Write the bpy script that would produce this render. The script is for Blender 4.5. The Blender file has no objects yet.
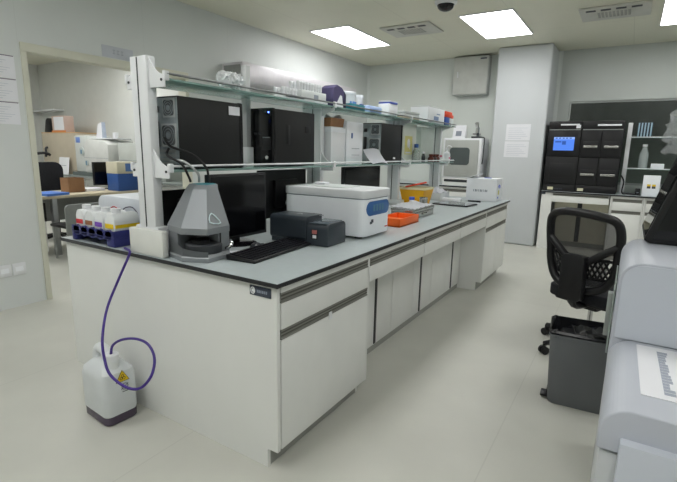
import bpy, bmesh, math, random
from mathutils import Vector, Matrix
random.seed(7)
PI = math.pi
S = bpy.context.scene
COL = S.collection

# ------------------------------------------------------------------ camera
cd = bpy.data.cameras.new('camera'); cam = bpy.data.objects.new('camera', cd); COL.objects.link(cam)
cd.sensor_fit = 'HORIZONTAL'; cd.sensor_width = 36; cd.lens = 24.3; cd.clip_start = .02
cR = Vector((.84566, .53337, .01937)); cU = Vector((-.11971, .15417, .98077)); cF = Vector((-.52012, .83171, -.19423))
mw = Matrix((cR, cU, -cF)).transposed().to_4x4(); mw.translation = (1.108, -1.3286, 1.367)
cam.matrix_world = mw
S.camera = cam
# ------------------------------------------------------------------ world + exposure
w = bpy.data.worlds.new('world'); S.world = w; w.use_nodes = True
w.node_tree.nodes['Background'].inputs[0].default_value = (.5, .55, .6, 1)
w.node_tree.nodes['Background'].inputs[1].default_value = .3
S.view_settings.view_transform = 'Standard'; S.view_settings.look = 'None'
S.view_settings.gamma = 1; S.view_settings.use_curve_mapping = False
S.view_settings.exposure = 0.6
PANEL = 7.0          # radiance of the ceiling light panels
LIGHTCOL = (1, 1, .985)

# ------------------------------------------------------------------ materials
def srgb(h):
    if isinstance(h, str):
        h = [int(h[i:i+2], 16) / 255 for i in (0, 2, 4)]
    return tuple((c / 12.92 if c <= .04045 else ((c + .055) / 1.055) ** 2.4) for c in h)
MATS = {}
def mat(name, col, rough=.5, metal=0, var=.06, scale=6, bump=0, bscale=60, trans=0, alpha=1, coat=0, spec=.5, ior=1.45):
    if name in MATS: return MATS[name]
    m = bpy.data.materials.new(name); m.use_nodes = True; MATS[name] = m
    nt = m.node_tree; N = nt.nodes; b = N['Principled BSDF']
    c = srgb(col)
    tc = N.new('ShaderNodeTexCoord'); nz = N.new('ShaderNodeTexNoise'); nz.inputs['Scale'].default_value = scale
    nz.inputs['Detail'].default_value = 3
    nt.links.new(tc.outputs['Object'], nz.inputs['Vector'])
    rp = N.new('ShaderNodeValToRGB'); rp.color_ramp.elements[0].position = .3; rp.color_ramp.elements[1].position = .7
    rp.color_ramp.elements[0].color = (*[max(0, x * (1 - var)) for x in c], 1)
    rp.color_ramp.elements[1].color = (*[min(1, x * (1 + var)) for x in c], 1)
    nt.links.new(nz.outputs['Fac'], rp.inputs['Fac']); nt.links.new(rp.outputs['Color'], b.inputs['Base Color'])
    b.inputs['Roughness'].default_value = rough; b.inputs['Metallic'].default_value = metal
    b.inputs['Transmission Weight'].default_value = trans; b.inputs['Alpha'].default_value = alpha
    b.inputs['Coat Weight'].default_value = coat; b.inputs['Specular IOR Level'].default_value = spec
    b.inputs['IOR'].default_value = ior
    if bump:
        n2 = N.new('ShaderNodeTexNoise'); n2.inputs['Scale'].default_value = bscale
        bp = N.new('ShaderNodeBump'); bp.inputs['Strength'].default_value = bump; bp.inputs['Distance'].default_value = .01
        nt.links.new(tc.outputs['Object'], n2.inputs['Vector']); nt.links.new(n2.outputs['Fac'], bp.inputs['Height'])
        nt.links.new(bp.outputs['Normal'], b.inputs['Normal'])
    return m
def emit(name, col, strength):
    m = bpy.data.materials.new(name); m.use_nodes = True; nt = m.node_tree
    nt.nodes.clear(); e = nt.nodes.new('ShaderNodeEmission'); o = nt.nodes.new('ShaderNodeOutputMaterial')
    e.inputs[0].default_value = (*col, 1); e.inputs[1].default_value = strength
    nt.links.new(e.outputs[0], o.inputs[0]); return m
def seams(m, ax_sizes, width, dark):
    """thin panel joints: darken the base colour along the joints of a panel grid (object space metres)"""
    nt = m.node_tree; N = nt.nodes; b = N['Principled BSDF']; src = b.inputs['Base Color'].links[0].from_socket
    tc = N.new('ShaderNodeTexCoord'); sp = N.new('ShaderNodeSeparateXYZ'); nt.links.new(tc.outputs['Object'], sp.inputs[0])
    prev = None
    for ax, size, off in ax_sizes:
        a = N.new('ShaderNodeMath'); a.operation = 'ADD'; a.inputs[1].default_value = off; nt.links.new(sp.outputs[ax], a.inputs[0])
        p = N.new('ShaderNodeMath'); p.operation = 'PINGPONG'; p.inputs[1].default_value = size / 2; nt.links.new(a.outputs[0], p.inputs[0])
        l = N.new('ShaderNodeMath'); l.operation = 'LESS_THAN'; l.inputs[1].default_value = width / 2; nt.links.new(p.outputs[0], l.inputs[0])
        if prev is None: prev = l
        else:
            mx = N.new('ShaderNodeMath'); mx.operation = 'MAXIMUM'; nt.links.new(prev.outputs[0], mx.inputs[0]); nt.links.new(l.outputs[0], mx.inputs[1]); prev = mx
    mix = N.new('ShaderNodeMix'); mix.data_type = 'RGBA'; mix.blend_type = 'MULTIPLY'
    mix.inputs[7].default_value = (dark, dark, dark, 1)
    nt.links.new(prev.outputs[0], mix.inputs[0]); nt.links.new(src, mix.inputs[6]); nt.links.new(mix.outputs[2], b.inputs['Base Color'])
    return m
def see_through(name, col, opac, rough=.4, spec=.5):
    """thin film or net: part of the light passes straight through"""
    m = mat(name, col, rough, spec=spec); nt = m.node_tree; N = nt.nodes
    t = N.new('ShaderNodeBsdfTransparent'); mx = N.new('ShaderNodeMixShader'); mx.inputs[0].default_value = opac
    o = [n for n in N if n.type == 'OUTPUT_MATERIAL'][0]
    nt.links.new(t.outputs[0], mx.inputs[1]); nt.links.new(N['Principled BSDF'].outputs[0], mx.inputs[2]); nt.links.new(mx.outputs[0], o.inputs[0])
    return m

floor_m = seams(mat('vinyl_floor', 'c3c3bb', .38, var=.035, scale=3, bump=.02, bscale=25), ((0, 1.26, .55), (1, 6, 2.9)), .006, .9)
wall_m = seams(mat('wall_panel', 'd6dad9', .5, var=.02, scale=2), ((1, 1.16, -.6),), .006, .95)
wallx_m = seams(mat('wall_panel_x', 'd9deda', .5, var=.02, scale=2), ((0, 1.16, .4),), .006, .96)
col_m = mat('column_panel', 'c9cdd0', .5, var=.02, scale=2)
ceil_m = seams(mat('ceiling_panel', 'e0dfce', .55, var=.02, scale=2), ((0, 1.15, .2), (1, 3.0, .8)), .008, .88)
frame_m = mat('door_frame_paint', 'd2d2c3', .5, var=.03)
white = mat('white_laminate', 'e6e7e4', .42, var=.02)
melamine = mat('melamine', 'e4e5e2', .4, var=.02, scale=3)
steelw = mat('white_powder_coat', 'e2e4e6', .35, var=.02)
groove_m = mat('grey_groove', '8c8c86', .4, .3, var=.05)
gdark = mat('groove_dark_line', '57564f', .5, var=.05)  # darker grey for the lines along the finger pulls
kick_m = mat('kick_board', '9b9c96', .5, var=.05)
top_m = mat('worktop_grey', 'b0b9bb', .3, var=.03, scale=30)
core_m = mat('worktop_black_core', '26272a', .4, var=.05)
black = mat('black_plastic', '131316', .42, var=.1)
blackg = mat('black_gloss', '0a0a0d', .12, var=.1)
blackpc = mat('black_pc_steel', '0f1011', .5, var=.1, bump=.03, bscale=200)
darkgrey = mat('dark_grey_plastic', '33363a', .4, var=.08)
slate = mat('slate_plastic', '363d44', .35, var=.06)
alu = mat('aluminium', 'a3a6a6', .35, .7, var=.05)
galv = mat('galvanised_steel', '8d9599', .4, .6, var=.2, scale=20)
chrome = mat('chrome', 'c8c8c8', .15, 1, var=.05)
stainless = mat('stainless', 'b4b4b0', .25, .9, var=.08)
silver = mat('silver_plastic', '84888c', .4, .25, var=.04)
silver_l = mat('silver_plastic_light', '8f9397', .4, .2, var=.04)
glass_sh = mat('shelf_glass', 'b4d6cf', .25, trans=.55, var=.03)
paper = mat('paper', 'e6e7ec', .8, var=.02)
ink = mat('grey_ink', '8f95a0', .8, var=.05)
inkd = mat('dark_ink', '4b4f5a', .8, var=.05)
plastw = mat('white_plastic', 'e3e5e8', .35, var=.02)
plastb = mat('bluish_white_plastic', 'f0f3f8', .35, var=.02)
hdpe = mat('hdpe', 'dfe2e3', .4, var=.03)
navy = mat('navy_plastic', '2b2f6b', .4, var=.08)
blue = mat('blue_plastic', '2f5596', .45, var=.06)
bluel = mat('light_blue', '5f8fd0', .45, var=.06)
red = mat('red_label', 'c8303a', .5, var=.08)
brownl = mat('brown_label', '9a6a4a', .5, var=.08)
purplel = mat('purple_label', '7d4fb8', .5, var=.08)
yellowl = mat('yellow_label', 'e8c61c', .5, var=.06)
yellow = mat('yellow_plastic', 'e6aa1a', .45, var=.06)
orange = mat('orange_plastic', 'f26a22', .4, var=.06)
redor = mat('red_orange', 'e8502c', .5, var=.06)
teal = mat('teal', '2b7f8c', .5, var=.06)
purple = mat('purple_card', '4b456b', .6, var=.08)
hose_m = mat('purple_hose', '412b84', .3, var=.08)
liquid = mat('waste_liquid', '4b4152', .25, var=.08)
carton = mat('cardboard', '8f6b4c', .8, var=.1)
wood = mat('pale_wood', 'c9bfa6', .5, var=.06)
tan = mat('tan_laminate', 'bdb3a0', .5, var=.04)
fabric = mat('black_fabric', '1b1c21', .9, var=.15, scale=40, bump=.2, bscale=300)
mesh_m = see_through('black_mesh', '1b1c1f', .76, .8)
film = see_through('clear_film', 'dfe3e6', .28, .1)
bag_m = see_through('plastic_bag_film', 'e8eaec', .6, .25)
binm = mat('grey_bin_plastic', '66696c', .5, var=.05)
liner = mat('black_liner', '121316', .28, var=.1)
greych = mat('grey_plastic', '898c8b', .5, var=.05)
frosted = mat('frosted', 'cfd4d3', .4, var=.03)
dial = mat('dial_blue', '6c8ba0', .4)
led = emit('led_blue', (.1, .2, 1), 6)
screen_e = emit('screen_blue', (.10, .26, .9), .7)
screen_w = emit('screen_pale', (.32, .5, 1), .7)
screen_d = emit('screen_dark', (.04, .10, .35), .8)
panel_e = emit('light_diffuser', LIGHTCOL, PANEL)
officewall = mat('office_wall', 'd2d4d0', .6, var=.02)
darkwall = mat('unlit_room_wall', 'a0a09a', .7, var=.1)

# window glass: real dielectric pane, thin
def pane_mat():
    m = bpy.data.materials.new('window_pane'); m.use_nodes = True; nt = m.node_tree; N = nt.nodes; N.clear()
    o = N.new('ShaderNodeOutputMaterial'); t = N.new('ShaderNodeBsdfTransparent'); g = N.new('ShaderNodeBsdfGlossy'); mx = N.new('ShaderNodeMixShader'); f = N.new('ShaderNodeFresnel')
    t.inputs[0].default_value = (.8, .86, .84, 1); g.inputs['Roughness'].default_value = .35; f.inputs[0].default_value = 1.5
    nt.links.new(f.outputs[0], mx.inputs[0]); nt.links.new(t.outputs[0], mx.inputs[1]); nt.links.new(g.outputs[0], mx.inputs[2]); nt.links.new(mx.outputs[0], o.inputs[0])
    return m
pane_m = pane_mat()

# ------------------------------------------------------------------ mesh builder
class MB:
    def __init__(s, off=(0, 0, 0)):
        s.bm = bmesh.new(); s.o = Vector(off)
    def _add(s, vs, fs):
        v = [s.bm.verts.new(Vector(p) - s.o) for p in vs]
        out = []
        for f in fs:
            try: out.append(s.bm.faces.new([v[i] for i in f]))
            except ValueError: pass
        return v, out
    def box(s, x0, y0, z0, x1, y1, z1, bev=0, seg=2):
        x0, x1 = min(x0, x1), max(x0, x1); y0, y1 = min(y0, y1), max(y0, y1); z0, z1 = min(z0, z1), max(z0, z1)
        v, f = s._add([(x0,y0,z0),(x1,y0,z0),(x1,y1,z0),(x0,y1,z0),(x0,y0,z1),(x1,y0,z1),(x1,y1,z1),(x0,y1,z1)],
                      [(3,2,1,0),(4,5,6,7),(0,1,5,4),(1,2,6,5),(2,3,7,6),(3,0,4,7)])
        if bev:
            bev = min(bev, .49 * min(x1-x0, y1-y0, z1-z0))
            es = list({e for ff in f for e in ff.edges})
            bmesh.ops.bevel(s.bm, geom=es, offset=bev, segments=seg, profile=.5, affect='EDGES')
        return s
    def prism(s, pts, axis, a, b, bev=0, seg=2):
        """polygon pts in the plane across axis ('x': (y,z), 'y': (x,z), 'z': (x,y)), extruded from a to b"""
        def P(u, v, t): return {'x': (t, u, v), 'y': (u, t, v), 'z': (u, v, t)}[axis]
        n = len(pts)
        v, f = s._add([P(u, q, a) for u, q in pts] + [P(u, q, b) for u, q in pts],
                      [tuple(range(n))[::-1], tuple(range(n, 2*n))] + [(i, (i+1) % n, (i+1) % n + n, i + n) for i in range(n)])
        bmesh.ops.recalc_face_normals(s.bm, faces=f)
        if bev:
            es = list({e for ff in f for e in ff.edges})
            bmesh.ops.bevel(s.bm, geom=es, offset=bev, segments=seg, profile=.5, affect='EDGES', clamp_overlap=True)
        return s
    def loft(s, rings, cap=True):
        n = len(rings[0]); vs = [p for r in rings for p in r]; fs = []
        for k in range(len(rings) - 1):
            for i in range(n):
                j = (i+1) % n; fs.append((k*n+i, k*n+j, (k+1)*n+j, (k+1)*n+i))
        if cap: fs += [tuple(range(n))[::-1], tuple(range((len(rings)-1)*n, len(rings)*n))]
        v, f = s._add(vs, fs); bmesh.ops.recalc_face_normals(s.bm, faces=f); return s
    def lathe(s, prof, c=(0, 0, 0), n=24):
        rings = [[(c[0]+max(r, 1e-4)*math.cos(2*PI*i/n), c[1]+max(r, 1e-4)*math.sin(2*PI*i/n), c[2]+z) for i in range(n)] for r, z in prof]
        return s.loft(rings)
    def cyl(s, p0, p1, r0, r1=None, n=20):
        r1 = r0 if r1 is None else r1
        p0, p1 = Vector(p0), Vector(p1); d = (p1-p0).normalized(); u = d.orthogonal().normalized(); w_ = d.cross(u)
        return s.loft([[p + (u*math.cos(2*PI*i/n) + w_*math.sin(2*PI*i/n))*r for i in range(n)] for p, r in ((p0, r0), (p1, r1))])
    def tube(s, pts, r, n=8, closed=False, sub=6, flat=1.0):
        P = [Vector(p) for p in pts]; out = []; m = len(P)
        rng = range(m if closed else m-1)
        for i in rng:
            if closed: a, b, c, d = P[i-1], P[i], P[(i+1) % m], P[(i+2) % m]
            else: a, b, c, d = P[max(i-1, 0)], P[i], P[i+1], P[min(i+2, m-1)]
            for k in range(sub):
                t = k/sub
                out.append(.5*((2*b)+(c-a)*t+(2*a-5*b+4*c-d)*t*t+(3*b-a-3*c+d)*t**3))
        if not closed: out.append(P[-1])
        rings = []; u = None; L = len(out)
        for i, p in enumerate(out):
            t = (out[(i+1) % L]-out[i-1]) if closed else (out[min(i+1, L-1)]-out[max(i-1, 0)])
            if t.length < 1e-9: t = Vector((0, 0, 1))
            t.normalize(); u = t.orthogonal().normalized() if u is None else (u - t*u.dot(t)).normalized(); w_ = t.cross(u)
            rings.append([p + (u*math.cos(2*PI*k/n) + w_*math.sin(2*PI*k/n)*flat)*r for k in range(n)])
        if closed: rings.append(rings[0]); return s.loft(rings, cap=False)
        return s.loft(rings)
    def grid(s, fn, nu, nv, thick=0):
        vs = [fn(i/nu, j/nv) for j in range(nv+1) for i in range(nu+1)]
        fs = [(j*(nu+1)+i, j*(nu+1)+i+1, (j+1)*(nu+1)+i+1, (j+1)*(nu+1)+i) for j in range(nv) for i in range(nu)]
        v, f = s._add(vs, fs)
        if thick: bmesh.ops.solidify(s.bm, geom=f, thickness=thick)
        return s
    def blob(s, c, r, amp=.2, sub=3, sx=1, sy=1, sz=1, seed=0):
        rnd = random.Random(seed); b2 = bmesh.new(); bmesh.ops.create_icosphere(b2, subdivisions=sub, radius=1)
        vs = [];
        for v in b2.verts:
            k = 1 + amp*(rnd.random()-.5)*2
            vs.append((c[0]+v.co.x*r*sx*k, c[1]+v.co.y*r*sy*k, c[2]+v.co.z*r*sz*k))
        s._add(vs, [tuple(x.index for x in f.verts) for f in b2.faces]); b2.free(); return s
    def out(s, name, m, parent=None, angle=38, label=None):
        me = bpy.data.meshes.new(name); s.bm.to_mesh(me); s.bm.free()
        me.materials.append(m)
        for p in me.polygons: p.use_smooth = True
        try: me.set_sharp_from_angle(angle=math.radians(angle))
        except Exception: pass
        o = bpy.data.objects.new(name, me); COL.objects.link(o)
        if parent is not None: o.parent = parent
        if label: o['label'] = label
        return o
def tag(o, label, cat, group=None):
    o['label'] = label; o['category'] = cat
    if group: o['group'] = group
    return o
def thing(name, label, cat, loc=(0, 0, 0), rotz=0, group=None):
    o = bpy.data.objects.new(name, None); COL.objects.link(o); o.empty_display_size = .05
    o.location = loc; o.rotation_euler = (0, 0, rotz); return tag(o, label, cat, group)
def single(name, mb, m, label, cat, loc, group=None, rotz=0, angle=38):
    o = mb.out(name, m, None, angle); o.location = loc; o.rotation_euler = (0, 0, rotz); return tag(o, label, cat, group)
def struct(name, mb, m):
    o = mb.out(name, m); o['kind'] = 'structure'; return o
def dup(root, loc, rotz=0, label=None, group=None):
    r = root.copy(); COL.objects.link(r); r.location = loc; r.rotation_euler = (0, 0, rotz)
    if label: r['label'] = label
    if group: r['group'] = group
    for ch in list(root.children):
        c = ch.copy(); COL.objects.link(c); c.parent = r
        for g in list(ch.children):
            d = g.copy(); COL.objects.link(d); d.parent = c
    return r
def rrect(x0, z0, x1, z1, r, corners='abcd', n=6):
    """rounded rectangle outline; corners a=(x0,z0) b=(x1,z0) c=(x1,z1) d=(x0,z1)"""
    out = []
    for k, (cx, cz, a0) in zip('abcd', ((x0+r, z0+r, PI), (x1-r, z0+r, 1.5*PI), (x1-r, z1-r, 0), (x0+r, z1-r, .5*PI))):
        if k in corners:
            for i in range(n+1):
                a = a0 + i/n*PI/2; out.append((cx+r*math.cos(a), cz+r*math.sin(a)))
        else:
            out.append({'a': (x0, z0), 'b': (x1, z0), 'c': (x1, z1), 'd': (x0, z1)}[k])
    return out

# ================================================================== SETTING
HC = 2.9; XL = -3.184; YB = 6.45; YW = 6.62; XR = 3.4; YF = -4.0
OX, OY0, OY1 = -9.0, -1.5, 3.52      # the room beyond the doorway
struct('floor', MB().box(OX-.2, YF-.2, -.1, XR+.2, 9.6, 0), floor_m)
struct('ceiling', MB().box(OX-.2, YF-.2, HC, XR+.2, 9.6, HC+.1), ceil_m)
DY0, DY1, DH = .655, 2.25, 2.11
m = MB(); m.box(XL-.1, YF, 0, XL, DY0-.02, HC); m.box(XL-.1, DY0-.02, DH+.02, XL, DY1+.02, HC); m.box(XL-.1, DY1+.02, 0, XL, YB, HC)
struct('wall_left', m, wall_m)
struct('wall_back', MB().box(XL-.1, YB, 0, -.3, YB+.1, HC), wallx_m)
WX = .215; WH = 2.16
winw_m = mat('window_wall_dimmed', 'c3c8c5', .5, var=.02, scale=2)  # same paint as the other walls, greyer: its dimmer light is in the colour
m = MB(); m.box(-.3, YW, 0, WX, YW+.1, HC); m.box(WX, YW, WH, XR, YW+.1, HC); m.box(WX, YW, 0, XR, YW+.1, .95)
struct('wall_window', m, winw_m)
struct('wall_right', MB().box(XR, YF, 0, XR+.1, 9.5, HC), wall_m)
struct('wall_front', MB().box(XL-.1, YF-.1, 0, XR+.1, YF, HC), wallx_m)
# column between the two back walls, rounded cover strips on its corners
struct('column', MB().box(-.736, 5.97, 0, .011, YW+.05, HC, .03, 4), col_m)
for k, (x, y) in enumerate(((-.736, YB), (.011, YW))):
    pts = [(x, y)] + [(x + (-1 if k == 0 else 1)*(.05-.05*math.cos(a)), y-.05+.05*math.sin(a)) for a in [i*PI/12 for i in range(7)]]
    struct('trim_%d' % (k+1), MB().prism(pts, 'z', 0, HC), wall_m)
# cove in the corner of left and back wall
pts = [(XL, YB)] + [(XL+.05-.05*math.cos(a), YB-.05+.05*math.sin(a)) for a in [i*PI/12 for i in range(7)]]
struct('trim_3', MB().prism(pts, 'z', 0, HC), wall_m)
# doorway
d1 = bpy.data.objects.new('door_1', None); COL.objects.link(d1); d1['kind'] = 'structure'
for nm, bx in (('door_jamb', (XL-.115, DY0-.045, 0, XL+.015, DY0, DH)), ('door_jamb', (XL-.115, DY1, 0, XL+.015, DY1+.045, DH)), ('door_head', (XL-.115, DY0-.045, DH, XL+.015, DY1+.045, DH+.07))):
    MB().box(*bx, .004).out(nm, frame_m, d1)
# window to the unlit room behind the right bench
wd = bpy.data.objects.new('window_1', None); COL.objects.link(wd); wd['kind'] = 'structure'
m = MB(); m.box(WX, YW+.03, .95, WX+.025, YW+.09, WH); m.box(XR-.03, YW+.03, .95, XR, YW+.09, WH); m.box(WX+.025, YW+.03, WH-.025, XR-.03, YW+.09, WH); m.box(WX+.025, YW+.03, .95, XR-.03, YW+.09, .98)
m.out('window_frame', alu, wd)
MB().box(WX+.025, YW+.045, .98, XR-.03, YW+.053, WH-.025).out('window_glass', pane_m, wd)
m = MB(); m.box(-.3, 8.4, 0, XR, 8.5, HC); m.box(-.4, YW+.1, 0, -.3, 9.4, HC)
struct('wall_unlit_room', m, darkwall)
# office walls
struct('wall_office_back', MB().box(OX, OY1, 0, XL-.1, OY1+.1, HC), officewall)
struct('wall_office_left', MB().box(OX-.1, OY0, 0, OX, OY1+.1, HC), officewall)
struct('wall_office_front', MB().box(OX, OY0-.1, 0, XL-.1, OY0, HC), officewall)

# ================================================================== CEILING FIXTURES
def ceiling_light(x, y, label, first=[None]):
    if first[0] is None:
        t = thing('ceiling_light', label, 'ceiling light', (x, y, HC), 0, 'recessed ceiling light panels')
        m = MB()
        for b in ((0, 0, .6, .012), (0, 1.188, .6, 1.2), (0, .012, .012, 1.188), (.588, .012, .6, 1.188)):
            m.box(b[0], b[1], -.014, b[2], b[3], 0)
        m.out('light_frame', steelw, t)
        MB().box(.012, .012, -.010, .588, 1.188, -.002).out('light_diffuser', panel_e, t)
        first[0] = t
    else: t = dup(first[0], (x, y, HC), 0, label)
    return t
ceiling_light(-2.66, 3.87, 'glowing rectangular ceiling light panel near the corner of left and back walls')
ceiling_light(-.75, 4.12, 'glowing rectangular ceiling light panel beside the dome camera, in front of the column')
ceiling_light(1.20, 4.4, 'glowing ceiling light panel cut by the right edge, beyond the second air conditioner')
for x, y in ((-.75, .95), (1.9, .95), (-2.4, -1.8), (-.75, -2.1), (1.2, -2.1)):
    ceiling_light(x, y, 'rectangular ceiling light panel nearer the entrance, outside the photo')
for x, y in ((-4.7, .3), (-6.3, .3), (-7.9, .3), (-5.9, 1.9)): ceiling_light(x, y, 'unseen ceiling light panel added to brighten the side room')  # unseen panels, added until the side room is bright enough

def cassette(x, y, w_, d_, label, first=[None]):
    if first[0] is None:
        t = thing('ceiling_air_conditioner', label, 'air conditioner', (x, y, HC), 0, 'flush air conditioners in the ceiling')
        MB().box(0, 0, -.02, w_, d_, 0, .006).out('cover_panel', mat('cassette_white', 'c9c9c2', .5), t)
        for i in range(4):
            a = .05 + i*(w_-.1)/4
            MB().box(a+.015, .07, -.024, a+(w_-.1)/4-.03, .125, -.019, .004).out('air_slot', darkgrey, t)
        g = MB()
        for i in range(9):
            for j in range(5): 
                x0 = .17+i*(w_-.34)/9; y0 = .19+j*.045
                g.box(x0, y0, -.023, x0+(w_-.34)/9-.012, y0+.03, -.019)
        g.out('intake_grille', mat('grille_grey', 'a3a4a0', .5), t)
        first[0] = t
    else: t = dup(first[0], (x, y, HC), 0, label)
cassette(-1.78, 4.16, .66, .52, 'flush ceiling air conditioner between the two left light panels')
cassette(.44, 4.47, .66, .58, 'flush ceiling air conditioner between column and right-hand light panel')
t = thing('dome_camera', 'dark dome security camera with white ring on the ceiling', 'camera', (-.70, 3.56, HC))
MB().lathe([(.115, 0), (.115, -.02), (.095, -.04), (.0, -.041)]).out('mounting_ring', steelw, t)
MB().lathe([(.088, -.041)] + [(.088*math.cos(a), -.041-.06*math.sin(a)) for a in [i*PI/16 for i in range(1, 9)]]).out('dome', blackg, t)

# ================================================================== ISLAND BENCH
ZT = .85
def front_groove(p, y0, y1, z0, z1, xf, name='handle_groove'):
    """recessed aluminium finger pull: grey channel with two dark lines"""
    m = MB(); m.box(xf-.02, y0, z0, xf-.004, y1, z1); m.box(xf-.006, y0, z1-.006, xf, y1, z1); m.box(xf-.006, y0, z0, xf, y1, z0+.006)
    g = m.out(name, groove_m, p)
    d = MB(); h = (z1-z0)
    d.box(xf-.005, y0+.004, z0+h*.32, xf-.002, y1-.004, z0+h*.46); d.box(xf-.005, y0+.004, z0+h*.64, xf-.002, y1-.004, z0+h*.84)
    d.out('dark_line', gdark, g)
    return g
def cabinet(label, loc, rotz, L, D, ndoor=1, group='island bench base cabinets', drawer=True):
    """front face at local x=0 (facing +x), depth to -D, runs 0..L in y"""
    t = thing('base_cabinet', label, 'cabinet', loc, rotz, group)
    H = .829; k = .09; tk = .057; xf = -.02
    m = MB()
    prof = [(-D, 0), (-tk, 0), (-tk, k), (0, k), (0, H), (-D, H)]
    m.prism(prof, 'y', 0, .018); m.prism(prof, 'y', L-.018, L)
    m.box(-D, .018, k, -.022, L-.018, H); m.box(-D, .018, .03, -.075, L-.018, k)
    m.out('carcass', melamine, t)
    MB().box(-.068, .018, 0, -tk-.002, L-.018, k-.002).out('toe_kick', kick_m, t)
    y0, y1 = .028, L-.012
    dr = MB().box(xf, y0, .640, 0, y1, .752, .002).out('drawer_front', white, t)
    front_groove(dr, y0, y1, .754, .797, 0)
    MB().box(xf, y0, .799, 0, y1, H).out('top_rail', melamine, t)
    ws = (y1-y0)/ndoor
    for i in range(ndoor):
        a = y0+i*ws+(.001 if i else 0); b = y0+(i+1)*ws-.001
        dd = MB().box(xf, a, k+.002, 0, b, .594, .003).out('cabinet_door', white, t)
        front_groove(dd, a, b, .596, .638, 0)
    return t
near = cabinet('white bench cabinet at the near corner, nameplate on its side, drawer above a door', (-.02, .02, 0), 0, .78, .60)
tg = MB((-.02, .02, 0)); tg.box(-.0195, .40, .575, -.0165, .425, .612); tg.out('hanging_tag', plastw, near)
cabinet('white bench cabinet at the far end of the island beside the column', (-.02, 3.19, 0), 0, .90, .60, 2)
cabinet('white bench cabinet at the near end standing below the blue bottle tray', (-1.58, .80, 0), PI, .78, .53)
t = single('infill_panel', MB().box(-.215, 0, 0, .215, .018, .829), melamine, 'white infill panel between the two cabinets of the bench end', 'panel', (-.835, .02, 0))
# drawers hanging over the knee space, sliding-door cabinets behind it
dl = ('apron drawer under the worktop next to the near corner cabinet', 'middle apron drawer under the worktop over the knee space', 'apron drawer under the worktop touching the far end cabinet')
cl = ('low cabinet in the knee space just behind the near corner cabinet', 'middle low cabinet at the back of the knee space', 'low cabinet in the knee space next to the far end cabinet')
for i in range(3):
    y0 = .80 + i*.7967
    t = thing('apron_drawer', 'white '+dl[i], 'drawer', (-.02, y0, .665), 0, 'apron drawers over the knee space')
    m = MB(); m.box(-.45, .0, 0, -.022, .7967, .164); m.out('drawer_box', melamine, t)
    d = MB().box(-.02, .004, 0, 0, .7927, .087, .002).out('drawer_front', white, t)
    front_groove(d, .012, .785, .089, .132, 0)
    MB().box(-.02, .0, .134, 0, .7967, .164).out('top_rail', melamine, t)
    t = thing('low_cabinet', 'white '+cl[i], 'cabinet', (-.25, y0, 0), 0, 'low cabinets behind the knee space')
    MB().box(-.36, 0, .0, -.022, .7967, .664).out('carcass', melamine, t)
    MB().box(-.021, 0, 0, -.012, .7967, .05).out('toe_kick', kick_m, t)
    a = MB().box(-.021, .002, .052, 0, .40, .66, .002).out('sliding_door', white, t)
    b = MB().box(-.021, .402, .052, 0, .7947, .66, .002).out('sliding_door', white, t)
    MB().box(0, .52, .06, .006, .545, .66, .001).out('door_handle', core_m, b)
t = thing('worktop', 'long grey laboratory worktop with black edge on the island bench', 'worktop', (-.8, 2.06, .83))
MB().box(-.8, -2.06, 0, .8, 2.06, .0186, .0015).out('black_core', core_m, t)
MB().box(-.798, -2.058, .0186, .798, 2.058, .0194).out('grey_surface', top_m, t)
# nameplate on the end of the near cabinet
t = thing('nameplate', 'small dark blue nameplate with white round emblem on the bench end', 'nameplate', (-.10, .02, .797))
MB().box(-.062, -.004, -.021, .052, 0, .021, .003).out('plate', mat('plate_blue', '3a4150', .35), t)
e = MB(); e.tube([(-.044+.011*math.cos(a), -.0045, .013*math.sin(a)) for a in [i*PI/4 for i in range(8)]], .0025, 6, True); e.blob((-.043, -.0042, .0), .008, .02, 2, sy=.15)
e.out('emblem', steelw, t)
e = MB(); xx = -.022
for ww in (.006, .008, .005, .008, .006, .007):
    e.box(xx, -.0048, -.006, xx+ww, -.0038, .006); xx += ww+.003
e.out('lettering', mat('plate_grey', '8d95a3', .5), t)

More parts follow.
